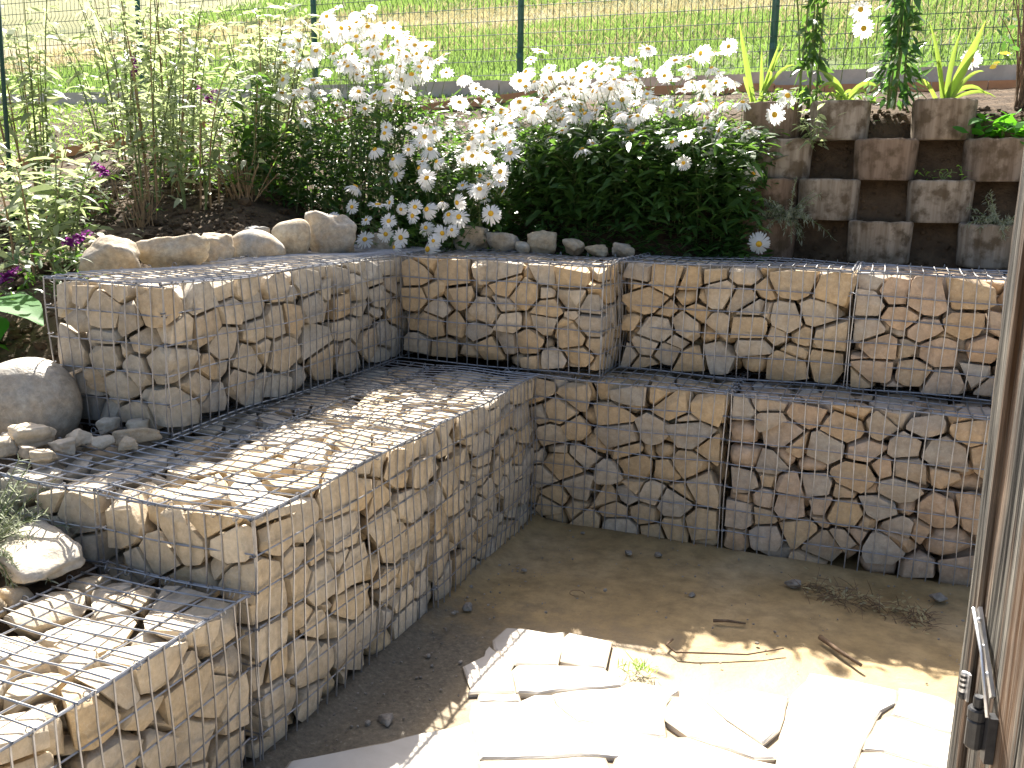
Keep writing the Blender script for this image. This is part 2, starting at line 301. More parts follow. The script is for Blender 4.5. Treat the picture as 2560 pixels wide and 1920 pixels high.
DAISY= [('L',-1.934,0.985,2.267),('L',-1.937,1.047,2.341),('L',-1.747,1.078,2.374),('L',-1.64,1.17,2.496),('L',-1.497,1.14,2.519),('L',-1.762,1.177,2.527),('L',-1.558,0.909,2.37),('L',-1.764,0.918,2.193),('L',-1.732,1.011,2.161),('L',-1.486,1.07,2.414),('L',-1.458,1.118,2.396),('L',-1.481,0.944,2.401),('L',-1.287,1.015,2.374),('L',-1.318,0.973,2.392),('L',-1.44,0.988,2.29),('L',-1.34,0.971,2.238),('L',-1.337,0.812,2.173),('L',-1.474,0.93,2.324),('L',-1.372,0.945,2.322),('L',-1.636,1.074,2.303),('L',-1.556,1.014,2.245),('L',-1.537,0.844,2.178),('L',-1.684,1.021,2.25),('L',-1.196,0.899,2.286),('L',-1.191,1.014,2.301),('L',-1.081,0.884,2.257),('L',-1.223,0.851,2.253),('L',-1.261,1.039,2.238),('L',-1.502,0.856,2.178),('L',-1.44,0.846,2.152),('L',-1.34,1.03,2.169),('L',-1.249,0.991,2.139),('L',-1.08,0.842,2.102),('L',-1.13,1.025,2.162),('L',-0.904,0.908,2.115),('L',-1.183,0.921,2.084),('L',-0.981,0.867,2.185),('L',-1.022,1.038,2.195),('L',-1.978,0.933,2.123),('L',-2.035,1.038,2.216),('L',-1.823,1.053,2.277),('L',-1.701,0.83,2.088),('L',-1.529,0.815,2.024),('L',-1.413,0.762,2.006),('L',-1.257,0.751,1.99),('L',-1.192,0.744,2.011),('L',-1.17,0.773,1.963),('L',-1.348,0.822,1.924),('L',-1.71,0.735,2.033),('L',-1.869,0.879,2.014),('L',-1.692,0.767,1.942),('L',-1.638,0.796,2.014),('M',-0.937,0.608,1.81),('M',-0.803,0.566,1.786),('M',-1.083,0.548,1.781),('M',-1.134,0.534,1.698),('M',-1.028,0.538,1.65),('M',-0.913,0.492,1.697),('M',-0.9,0.596,1.733),('M',-0.832,0.454,1.606),('M',-0.826,0.501,1.537),('M',-0.83,0.57,1.7),('M',-0.74,0.466,1.638),('M',-0.635,0.547,1.651),('M',-0.564,0.511,1.667),('M',-0.5,0.538,1.683),('M',-0.357,0.501,1.734),('M',-0.349,0.483,1.679),('M',-0.45,0.516,1.729),('M',-0.558,0.614,1.787),('M',-0.571,0.526,1.751),('M',-0.61,0.496,1.523),('M',-0.531,0.531,1.572),('M',-0.462,0.548,1.616),('M',-0.39,0.462,1.547),('M',-0.451,0.457,1.531),('M',-0.519,0.466,1.509),('M',-0.492,0.486,1.494),('M',-1.192,0.429,1.509),('M',-0.59,0.605,1.818),('M',-0.543,0.606,1.807),('N',-0.953,0.367,1.433),('N',-0.981,0.296,1.422),('N',-0.887,0.36,1.402),('N',-0.773,0.296,1.417),('N',-0.787,0.298,1.374),('N',-0.727,0.333,1.406),('N',-0.663,0.371,1.439),('N',-0.558,0.325,1.442),('N',-0.615,0.347,1.383),('N',-0.543,0.312,1.375),('N',-1.24,0.293,1.357),('N',-1.182,0.282,1.332),('N',-1.038,0.276,1.347),('N',-0.903,0.265,1.346),('N',-1.19,0.23,1.242),('N',-1.047,0.276,1.25),('N',-0.949,0.312,1.279),('N',-0.821,0.238,1.27),('N',-0.842,0.208,1.224),('N',-0.729,0.324,1.317),('N',-0.616,0.277,1.296),('N',-0.562,0.273,1.314),('N',-0.643,0.237,1.261),('N',-0.678,0.248,1.218),('N',-1.168,0.355,1.407),('N',-0.374,0.311,1.395),('R',-0.626,0.903,1.858),('R',-0.495,0.832,1.841),('R',-0.601,1.022,1.899),('R',-0.453,0.92,1.923),('R',-0.376,0.928,1.868),('R',-0.4,1.023,1.908),('R',-0.507,0.975,1.962),('R',-0.47,1.071,1.969),('R',-0.423,1.146,2.008),('R',-0.314,1.068,1.977),('R',-0.242,1.107,1.99),('R',-0.254,1.05,2.029),('R',-0.194,1.09,2.021),('R',-0.12,1.044,2.015),('R',-0.194,1.076,1.953),('R',-0.068,0.949,1.909),('R',-0.128,0.954,1.894),('R',-0.149,1.002,1.865),('R',-0.234,0.939,1.829),('R',0.021,0.952,1.822),('R',0.054,0.948,1.886),('R',0.002,1.019,1.945),('R',0.029,1.084,1.972),('R',0.112,1.018,1.944),('R',0.16,0.915,1.877),('R',0.213,0.946,1.889),('R',-0.238,0.912,1.898),('R',-0.321,0.975,1.925),('R',0.142,1.158,2.003),('R',0.187,1.121,1.972),('R',0.261,1.055,1.955),('R',0.137,0.85,1.768),('R',-0.041,0.824,1.741),('R',0.373,0.784,1.744),('R',0.439,0.814,1.791),('R',0.572,0.908,1.805),('R',0.661,0.935,1.816),('R',0.451,0.999,1.936),('R',0.502,0.981,1.867),('R',0.433,1.17,2.036),('R',0.546,0.881,1.609),('R',0.756,0.876,1.6),('R',-0.552,1.385,2.273),('R',-0.482,1.131,2.076),('R',-0.582,1.251,2.148),('R',-0.405,1.157,2.11),('R',-0.53,1.124,2.054),('R',-0.451,1.183,2.069),('R',-0.381,1.196,2.091),('R',-0.331,1.159,2.108),('R',-0.3,1.25,2.106),('R',-0.231,1.229,2.124),('R',-0.188,1.244,2.147),('R',-0.101,1.127,2.11),('R',-0.089,1.206,2.112),('R',-0.212,1.205,2.155),('R',-0.102,1.318,2.203),('R',0.043,1.278,2.188),('R',0.068,1.401,2.264),('R',0.248,1.308,2.185),('R',0.318,1.356,2.208),('R',0.339,1.218,2.137),('R',0.449,1.353,2.222),('R',0.492,1.25,2.112),('R',0.251,1.218,2.077),('R',0.227,1.168,2.094),('R',0.11,1.26,2.118),('R',0.062,1.225,2.082),('R',0.003,1.183,2.069),('R',0.03,1.176,2.023),('R',0.576,1.226,2.059),('R',0.547,1.149,2.047),('R',-0.105,1.144,2.057),('R',-0.03,1.06,2.025),('R',-0.026,1.128,1.998),('R',-0.098,1.131,1.989),('R',-0.823,1.11,2.047),('R',-0.786,1.131,2.037),('R',-0.725,1.069,1.973),('P',0.826,0.72,1.275),('P',1.166,1.5,2.333),('P',0.801,1.15,1.891),('P',0.844,1.25,1.989),('P',1.686,1.7,2.188),('P',1.143,1.5,2.424)]
bm=bmesh.new(); bmesh.ops.create_icosphere(bm,subdivisions=1,radius=1); bm.verts.ensure_lookup_table()
ICO[1]=(np.array([v.co[:] for v in bm.verts]),[tuple(v.index for v in f.verts) for f in bm.faces]); bm.free()
# ------------------------------------------------------------------ terrain
BY=[-8,-4,-3,-2.5,-2,-1.6,-1.3,-1,0,1,2,3,3.3]; BZ=[.2,.3,.36,.43,.52,.66,.92,1.06,1.3,1.6,1.93,2.17,2.22]
MY=[.4,.55,.75,1,1.5,2,3,3.3]; MZ=[1.1,1.12,1.16,1.34,1.64,1.93,2.17,2.22]
PY=[.5,.8,.98,1.08,1.45,1.62,3.0,3.3]; PZ=[1.1,1.12,1.13,1.20,1.89,1.94,2.15,2.2]
def sstep(a,b,x): t=np.clip((x-a)/(b-a),0,1); return t*t*(3-2*t)
def terrain(x,y):
    x=np.asarray(x,float); y=np.asarray(y,float)
    left=np.interp(y,BY,BZ); mid=np.interp(y,MY,MZ); pl=np.interp(y,PY,PZ)
    yb=np.where(x<.28,.56,.8); dl=np.maximum(-1.24-x,y-yb)
    left=np.where(y>-1.5,np.minimum(left,1.14+.42*np.clip(dl,0,9)),left)
    ms=sstep(-1.5,-1.1,x)*(y>-1.3); z=left*(1-ms)+mid*ms
    z=z*(1-sstep(.35,.7,x))+pl*sstep(.35,.7,x)
    return z
def grid_mesh(name,xs,ys,zf,mat,mask=None):
    X,Y=np.meshgrid(xs,ys); Z=zf(X,Y); V=np.stack([X,Y,Z],-1).reshape(-1,3); nx=len(xs); f=[]
    keep=None if mask is None else mask(X,Y)
    for j in range(len(ys)-1):
        for i in range(nx-1):
            if keep is not None and not keep[j,i]: continue
            a=j*nx+i; f.append((a,a+1,a+nx+1,a+nx))
    return raw(name,V,f,mat,smooth=True)
def fbm(X,Y,k,seed):
    o=np.zeros_like(X); r=np.random.default_rng(seed)
    for i in range(14):
        a=r.uniform(0,6.28); kk=k*(1.35**i); o+=np.sin(X*kk*math.cos(a)+Y*kk*math.sin(a)+r.uniform(0,6.28))/(1.28**i)
    return o/3
def soil_z(X,Y):
    z=terrain(X,Y)+.018*fbm(X,Y,6,3)+.006*fbm(X,Y,60,4)
    xb=np.where(Y>-1.52,-1.235,np.where(Y>-2.04,-1.03,-.52)); yb=np.where(X<.28,.565,.80)
    pit=(X>xb)&(Y<yb); return np.where(pit,-.35,z)
g=grid_mesh('garden_soil',np.arange(-8.0,4.51,.045),np.arange(-6,3.2,.045),soil_z,'soil'); tag(g,kind='structure')
def meadow_z(X,Y): return 2.21+.27*np.clip(Y-3.3,0,999)+.0006*np.clip(Y-20,0,99)**2+.04*fbm(X,Y,1.1,8)*np.clip(Y-3.3,0,2)/2
g=grid_mesh('meadow',np.concatenate([np.arange(-60,-16,2.),np.arange(-16,9,.25),np.arange(9,61,2.)]),np.concatenate([np.arange(3.19,16,.2),np.arange(16,90,2.)]),meadow_z,'meadow'); tag(g,kind='structure')
g=raw('ground',[(-150,-150,-.4),(150,-150,-.4),(150,90,-.4),(-150,90,-.4)],[(0,1,2,3)],'grout'); tag(g,kind='structure')
g=grid_mesh('patio_ground',np.arange(-.45,7,.05),np.arange(-12,.31,.05),lambda X,Y:.004+.010*fbm(X,Y,3,9)+.003*fbm(X,Y,40,10)-.008*np.clip(-1-Y,0,.5)*(X>.4)+.022*np.exp(-np.abs(Y)/.05)*(Y<.05)+.028*np.exp(-np.abs(X)/.04),'mud'); tag(g,kind='structure')

# ------------------------------------------------------------------ flagstones
def rough_poly(P,step=.05,amp=.002):
    P=np.array(P,float); out=[]
    for i in range(len(P)):
        a,b=P[i],P[(i+1)%len(P)]; n=max(1,int(np.linalg.norm(b-a)/step))
        for k in range(n): out.append(a+(b-a)*k/n+(rng.normal(0,amp,2) if k else rng.normal(0,amp*.4,2)))
    return np.array(out)
polys=[]
for p_ in FLAG:
    q_=np.array(p_); c_=q_.mean(0); d_=q_-c_; polys.append(rough_poly(c_+d_*(1+.001/np.linalg.norm(d_,axis=1))[:,None]))
gx=np.arange(-.05,4.2,.43); gy=np.arange(-6.5,-.8,.40)
J=np.stack(np.meshgrid(gx,gy),-1)+rng.uniform(-.12,.12,(len(gy),len(gx),2))
for j in range(len(gy)-1):
    for i in range(len(gx)-1):
        q=np.array([J[j,i],J[j,i+1],J[j+1,i+1],J[j+1,i]])
        if q[:,0].min()<.04: continue
        lim=np.where(q[:,0]<1.72,-2.42+.46*q[:,0],-1.25)
        if (q[:,1]>lim-.03).any(): continue
        c=q.mean(0); polys.append(rough_poly(c+(q-c)*.955))
def seg_near(p,Q):
    A=Q; B=np.roll(Q,-1,0); d=B-A; t=np.clip(((p-A)*d).sum(1)/((d**2).sum(1)+1e-9),0,1); C=A+d*t[:,None]; k=((C-p)**2).sum(1).argmin(); return C[k]
grown=[]
for i,P in enumerate(polys):                 # let neighbouring slabs grow to an even, narrow joint
    R=P.copy(); c=P.mean(0)
    for a in range(len(P)):
        best=None; bd=.12
        for j,Q in enumerate(polys):
            if j==i or np.abs(Q.mean(0)-c).max()>1.2: continue
            q=seg_near(P[a],Q); d=np.linalg.norm(q-P[a])
            if d<bd: bd=d; best=q
        if best is not None and bd>.007: R[a]=P[a]+(best-P[a])/bd*(bd/2-.0032)
    grown.append(R)
polys=grown
gm=MB()
for k,P in enumerate(polys):
    c=P.mean(0); Q=c+(P-c)*(1+.003/np.sqrt(((P-c)**2).sum(1).mean())); z=.0142+.00005*(k%25); n=len(Q)
    gm.add(np.column_stack([Q,np.full(n,z)]),[tuple(range(n))] if np.cross(Q[1]-Q[0],Q[2]-Q[1])>0 else [tuple(range(n))[::-1]])
pav=gm.build('paving','joint'); tag(pav,kind='structure')
for P in polys:
    area=.5*np.sum(P[:,0]*np.roll(P[:,1],-1)-np.roll(P[:,0],-1)*P[:,1])
    if area<0: P=P[::-1]
    c=P.mean(0); n=len(P); top=.0185+rng.uniform(-.001,.0015); tilt=rng.normal(0,.0015,2)
    rad=np.sqrt(((P-c)**2).sum(1)); Q=c+(P-c)*(1-.007/rad)[:,None]
    zz=lambda A,t:t+(A-c)@tilt
    V=np.vstack([np.column_stack([P,np.full(n,-.03)]),np.column_stack([P,zz(P,top-.0045)]),np.column_stack([Q,zz(Q,top)])])
    f=[]
    for i in range(n):
        k=(i+1)%n; f+=[(i,k,n+k,n+i),(n+i,n+k,2*n+k,2*n+i)]
    f.append(tuple(range(2*n,3*n)))
    raw('flagstone',V,f,'flag',pav,origin=(c[0],c[1],0))
gv=MB()
for _ in range(300):
    u=rng.random()
    if u<.5: x=rng.uniform(.03,.42)*rng.uniform(.3,1); y=rng.uniform(-2.1,-.5)
    else: x=rng.uniform(.1,2.2); y=-rng.uniform(.05,1.0)
    s=rng.uniform(.002,.0065)*(1+(rng.random()<.08)*1.0); D,F=ICO[1]
    gv.add(D*s*rng.uniform(.6,1.2,3)*np.array([1,1,.7])+np.array([x,y,.012+s*.3]),F)
tag(gv.build('gravel','pebbly'),'scattered small gravel and grit on the damp mud','gravel',kind='stuff')

# ------------------------------------------------------------------ kerb, edging, fence
kerb=thing('concrete_kerb','long grey concrete kerb along the foot of the mesh fence','kerb',(-2,3.2,2.1))
for k in range(9):
    x0=-9.2+k*1.91; mb=MB(); c=np.array([x0+.95,3.2,2.19]); 
    mb.box(c+[0,0,rng.normal(0,.004)],(.948,.035,.125),rotz(rng.normal(0,.002)))
    mb.build('kerb_slab','concrete',kerb,origin=c)
EDG=np.array([(-5.6,-.6),(-4.7,.35),(-4.2,.9),(-4.1,1.25),(-3.77,1.5),(-3.5,1.75),(-3.1,2.15),(-2.5,2.55),(-1.7,2.85),(-.8,3.0),(.2,3.06),(1.2,3.07),(2.4,3.07),(4,3.07)])
t=np.cumsum(np.r_[0,np.linalg.norm(np.diff(EDG,axis=0),axis=1)])
edge=thing('terracotta_edging','low terracotta edging strip curving between the lawn and the flower bed','edging',(-3,2,2))
ts=np.arange(0,t[-1],.33)
for a,b in zip(ts[:-1],ts[1:]):
    pa=np.array([np.interp(a+.004,t,EDG[:,0]),np.interp(a+.004,t,EDG[:,1])]); pb=np.array([np.interp(b-.004,t,EDG[:,0]),np.interp(b-.004,t,EDG[:,1])])
    m=(pa+pb)/2; ang=math.atan2(*(pb-pa)[::-1]); z=float(terrain(m[0],m[1])); mb=MB(); c=(m[0],m[1],z-.012)
    sl_=math.atan2(float(terrain(*pb)-terrain(*pa)),np.linalg.norm(pb-pa)); mb.box(c,(np.linalg.norm(pb-pa)/2*1.01,.022,.065),rotz(ang)@roty(-sl_)); mb.build('edging_tile','terracotta',edge,origin=c)
fence=thing('mesh_fence','dark green welded mesh fence on round posts in front of the meadow','fence',(-2,3.2,2.2))
PX=[-9.0,-7.1,-5.2,-3.31,-1.43,.48,2.39,4.3]
for x in PX:
    mb=MB(); mb.tube([(x,3.262,1.9),(x,3.262,3.0),(x,3.262,4.05)],.025,12,True); po=mb.build('post','green_metal',fence,origin=(x,3.262,1.9),smooth=True)
    for zc in (2.5,3.2,3.9):
        mb=MB(); mb.box((x,3.232,zc),(.018,.008,.02)); mb.build('clamp','green_metal',po)
zs=np.arange(2.36,3.92,.1)
def foldy(z):
    f=np.zeros_like(z)
    for zc in (2.46,2.96,3.46,3.86): f-= .035*np.clip(1-np.abs(z-zc)/.05,0,1)
    return f
for x0,x1 in zip(PX[:-1],PX[1:]):
    mb=MB(); zf=np.sort(np.concatenate([zs,[2.41,2.46,2.51,2.91,2.96,3.01,3.41,3.46,3.51,3.81,3.86]])); zf=np.unique(np.round(zf,3))
    for x in np.arange(x0+.03,x1-.02,.05):
        mb.tube(np.column_stack([np.full(len(zf),x),3.225+foldy(zf),zf]),.0026,4)
    for z in zs: mb.tube([(x0+.01,3.225+float(foldy(np.array([z]))[0])+.004,z),((x0+x1)/2,3.229+float(foldy(np.array([z]))[0]),z),(x1-.01,3.225+float(foldy(np.array([z]))[0])+.004,z)],.0028,4)
    mb.build('wire_panel','fence_wire',fence)

# ------------------------------------------------------------------ gabions

from itertools import combinations
TRI={k:np.array(list(combinations(range(k),3))) for k in (28,)}
def poly_stone(N,H,bev,hard,big=False):
    bev*=.8
    o=np.argsort(H)[:22]; N=np.vstack([N[o],[(1,0,0),(-1,0,0),(0,1,0),(0,-1,0),(0,0,1),(0,0,-1)]]); H=np.concatenate([H[o],np.clip(hard,.01,.11)])
    T=TRI[28]; A=N[T]; B=H[T]; det=np.linalg.det(A); k=np.abs(det)>.02; X=np.linalg.solve(A[k],B[k][...,None])[...,0]
    X=X[((X@N.T)<=H[None]+1e-6).all(1)]
    bm=bmesh.new()
    for x in X: bm.verts.new(x)
    bmesh.ops.remove_doubles(bm,verts=bm.verts,dist=.004)
    r=bmesh.ops.convex_hull(bm,input=bm.verts); junk=[g for g in r['geom_interior']+r['geom_unused'] if isinstance(g,bmesh.types.BMVert)]
    if junk: bmesh.ops.delete(bm,geom=list(set(junk)),context='VERTS')
    bmesh.ops.dissolve_limit(bm,angle_limit=.12,verts=bm.verts,edges=bm.edges)
    bmesh.ops.bevel(bm,geom=list(bm.edges),offset=bev,offset_type='OFFSET',segments=2,profile=.55,affect='EDGES',clamp_overlap=True)
    bmesh.ops.triangulate(bm,faces=bm.faces)
    if big:
        L=[e for e in bm.edges if e.calc_length()>.022]; bmesh.ops.subdivide_edges(bm,edges=L,cuts=1); bmesh.ops.triangulate(bm,faces=bm.faces)
    bm.verts.index_update(); V=np.array([v.co[:] for v in bm.verts]); F=[tuple(v.index for v in f.verts) for f in bm.faces]; bm.free()
    V=V*(1+wob(V*10,6,.022,5))[:,None]
    return V,F
def raw_stone(V,F,mat,root,P):
    o=raw('stone',V,F,mat,root,origin=P,smooth=True); o.data.set_sharp_from_angle(angle=.52); return o
RWIRE=.0027
def panel(mb,O,u,v,n,lu,lv,su,sv,bul):
    O,u,v,n=[np.array(a,float) for a in (O,u,v,n)]
    ph=rng.uniform(0,6.28,4)
    def P(a,b):
        w=bul*math.sin(math.pi*min(1,max(0,a/lu)))*math.sin(math.pi*min(1,max(0,b/lv)))
        w+=.0055*math.sin(7*a+ph[0]+3*b)+.004*math.sin(13*b+ph[1]-4*a)
        return O+u*(a+.004*math.sin(9*b+ph[2]+a*5))+v*(b+.004*math.sin(8*a+ph[3]+b*5))+n*w
    nu=int(round(lu/su)); nv=int(round(lv/sv))
    for i in range(nu+1):
        a=lu*i/nu; mb.tube([P(a,b)+n*.0022 for b in np.linspace(-.004,lv+.004,max(5,int(lv/.06)))],RWIRE,5)
    for j in range(nv+1):
        b=lv*j/nv; r=RWIRE*1.25 if j in(0,nv) else RWIRE
        mb.tube([P(a,b)-n*.0022 for a in np.linspace(-.004,lu+.004,max(5,int(lu/.05)))],r,5)
def ring(mb,c,ax,r=.011):
    c=np.array(c,float); ax=np.array(ax,float); ref=np.array([0,0,1.]) if abs(ax[2])<.5 else np.array([1.,0,0])
    A=np.cross(ax,ref); A/=np.linalg.norm(A); B=np.cross(ax,A); a=np.linspace(0,2*math.pi,9)
    mb.tube([c+r*(math.cos(t)*A+math.sin(t)*B)+ax*.004*t/6 for t in a],.0016,4)
def gabion(label,x0,x1,y0,y1,z0,z1,vis,axis,mat,group,size=(.128,.115,.1),lv=3,topdrop=.03,p=13):
    lo=np.array([x0,y0,z0]); hi=np.array([x1,y1,z1]); ext=hi-lo
    root=thing('gabion',label,'gabion',((x0+x1)/2,(y0+y1)/2,z0),group)
    size=tuple(q*.93 for q in size); sz=np.array(size if axis=='x' else (size[1],size[0],size[2])); Sc=.1/sz
    n=int(ext.prod()/sz.prod()*1.02)
    pts=lo+.03+rng.random((n,3))*(ext-.06)
    for it in range(2):
        smp=lo+rng.random((7000,3))*ext
        d=((smp[:,None,:]*Sc-pts[None]*Sc)**2).sum(2).argmin(1)
        for i in range(n):
            k=d==i
            if k.sum()>3: pts[i]=pts[i]*.35+smp[k].mean(0)*.65
    w=rng.normal(0,.0017,n); w=np.clip(w,-.0026,.0032)
    ps=pts*Sc
    bul={f:(.012 if f!='+z' else .004) for f in ('+x','-x','+y','-y','+z','-z')}
    fill=MB()
    for i in range(n):
        P=pts[i]; dv=ps-ps[i]; d2=(dv**2).sum(1); nb=np.where((d2<.09)&(d2>0))[0]; nb=nb[np.argsort(d2[nb])][:26]
        dist=np.sqrt(d2[nb]); nn=dv[nb]/dist[:,None]; hh=(d2[nb]+w[i]-w[nb])/(2*dist); hh=np.clip(hh,.012,None)*.94-.003
        vd=[]; bn=[]; bh=[]; hard=[]
        for f,a,s,c in (('+x',0,1,x1-P[0]),('-x',0,-1,P[0]-x0),('+y',1,1,y1-P[1]),('-y',1,-1,P[1]-y0),('+z',2,1,z1-P[2]),('-z',2,-1,P[2]-z0)):
            nv=np.zeros(3); nv[a]=s*1/Sc[a]   # plane in scaled space
            rec=.006+rng.random()**2*(.028 if f!='+z' else topdrop)
            if f!='+z': rec-=.006
            bn.append(nv); bh.append(max(.012,c-rec)); hard.append(c-.004 if f!='+z' else c-.007)
            if f in vis and c<sz[a]*.82: vd.append(f)
        ncut=rng.integers(9,16); cn=unit(rng.normal(0,1,(ncut,3))); ch=np.median(hh[:12])*.115*rng.uniform(.98,1.35,ncut)/.1; ch[:rng.integers(2,5)]*=.82
        NN=np.vstack([nn*Sc,np.array([b*Sc for b in bn]),cn]); HH=np.concatenate([hh,bh,ch]); ln=np.linalg.norm(NN,axis=1); NN/=ln[:,None]; HH=HH/ln
        for k in range(6):                      # stones never lie exactly flush with the mesh: tilt the outer faces
            j=len(nn)+k; NN[j]=unit(NN[j]+rng.normal(0,  .15 if k!=4 else .19,3))
        if vd:
            V,F=poly_stone(NN,HH,rng.uniform(.004,.009)*(1+.5*(rng.random()<.3)),np.array(hard),big=lv>3)
            raw_stone(V+P,F,mat,root,P)
        else:
            D,F=ICO[2]; q=np.clip(D@NN.T/HH[None],1e-5,None); r=(q**p).sum(1)**(-1/p); fill.add(D*r[:,None]+P,F)
    if fill.n: tag(fill.build('infill_stones',mat,root,smooth=True),kind='stuff')
    X,Y,Z=np.eye(3); lx,ly,lz=ext
    for f in vis:
        mb=MB()
        if f=='+x': panel(mb,(x1,y0,z0),Y,Z,X,ly,lz,.05,.1,bul[f]); 
        if f=='-x': panel(mb,(x0,y0,z0),Y,Z,-X,ly,lz,.05,.1,bul[f])
        if f=='-y': panel(mb,(x0,y0,z0),X,Z,-Y,lx,lz,.05,.1,bul[f])
        if f=='+z':
            if axis=='y': panel(mb,(x0,y0,z1),Y,X,Z,ly,lx,.05,.1,.003)
            else: panel(mb,(x0,y0,z1),X,Y,Z,lx,ly,.05,.1,.003)
            for e in np.arange(.06,.98,.14):
                for c,ax in (((x0,y0+ly*e,z1),Y),((x1,y0+ly*e,z1),Y),((x0+lx*e,y0,z1),X),((x0+lx*e,y1,z1),X)): ring(mb,c,ax)
        if f in ('+x','-y'):
            for e in np.arange(0,lz+.01,.1):
                for cx,cy in ((x1,y0),(x0,y0) if f=='-y' else (x1,y1)): ring(mb,(cx,cy,z0+e),Z,.009)
        mb.build('wire_panel','wire',root)
    return root
gl='gabion baskets of the left wall'; gb='gabion baskets of the back wall'
gabion('nearest low gabion at bottom left with sunlit white stone top',-.5,-.005,-3.05,-2.055,0,.5,('+x','+z'),'y','stone_cream',gl,(.128,.11,.095),4,.035)
gabion('front gabion of the left bench, near end in view, sunlit lid',-.5,0,-2.03,-1.03,0,.7,('+x','-y','+z'),'y','stone_cream',gl,(.118,.105,.09),4,.022)
gabion('farther gabion of the left bench running into the inside corner',-.5,0,-1.015,-.012,0,.7,('+x','+z'),'y','stone_cream',gl,(.112,.1,.088),3,.022)
gabion('shaded gabion behind the left bench, half under rubble and lavender',-1.02,-.515,-2.03,-1.03,0,.7,('-y','+z'),'y','stone_grey',gl,(.105,.098,.088),3,.04)
gabion('shaded gabion strip behind the left bench below the upper left basket',-1.02,-.515,-1.015,-.012,0,.7,('+z',),'y','stone_grey',gl,(.105,.098,.088),3,.03)
gabion('upper left gabion with grey stones and its end face in view',-1.226,-.728,-1.504,-.51,.71,1.2,('+x','-y','+z'),'y','stone_grey',gl,(.118,.105,.092),3,.02)
gabion('upper left gabion in the corner, below the hanging daisies',-1.226,-.732,-.495,.53,.71,1.2,('+x','+z'),'y','stone_grey',gl,(.12,.11,.1),3,.02)
gabion('lower back gabion touching the inside corner',-.165,.835,0,.5,0,.7,('-y','+z'),'x','stone_tan',gb,(.118,.105,.09),3,.03)
gabion('lower back gabion right of the corner one, above dried weeds',.855,1.855,.002,.5,0,.7,('-y','+z'),'x','stone_pink',gb,(.122,.105,.092),3,.03)
gabion('lower back gabion hidden behind the wooden door',1.875,2.875,.002,.5,0,.7,('-y','+z'),'x','stone_pink',gb,(.122,.105,.092),3,.03)
gabion('upper back gabion standing forward, beside the corner',-.724,.274,.053,.553,.71,1.2,('-y','+x','+z'),'x','stone_tan',gb,(.118,.105,.092),3,.02)
gabion('upper back gabion set back, right of the forward one',.288,1.274,.29,.79,.71,1.2,('-y','+z'),'x','stone_tan',gb,(.122,.105,.092),3,.02)
gabion('upper back gabion at far right, running behind the wooden door',1.29,2.29,.292,.79,.71,1.2,('-y','+z'),'x','stone_pink',gb,(.122,.105,.092),3,.02)

cl=MB(); D,F=ICO[1]
x=rng.uniform(-3.2,-1.28,2600); y=rng.uniform(-1.4,1.2,2600)
for a,b in zip(x,y):
    s_=rng.uniform(.006,.02)*(1+1.2*(rng.random()<.06)); cl.add(D*s_*rng.uniform(.6,1.2,(len(D),1))*np.array([1,1,.75])+np.array([a,b,float(terrain(a,b))+s_*.35]),F)
x=rng.uniform(.5,2.3,900); y=rng.uniform(.85,1.6,900)
for a,b in zip(x,y):
    s_=rng.uniform(.006,.018); cl.add(D*s_*rng.uniform(.6,1.2,(len(D),1))+np.array([a,b,float(terrain(a,b))+s_*.3]),F)
tag(cl.build('soil_clods','soil'),'loose brown soil crumbs scattered over the bed','soil',kind='stuff')
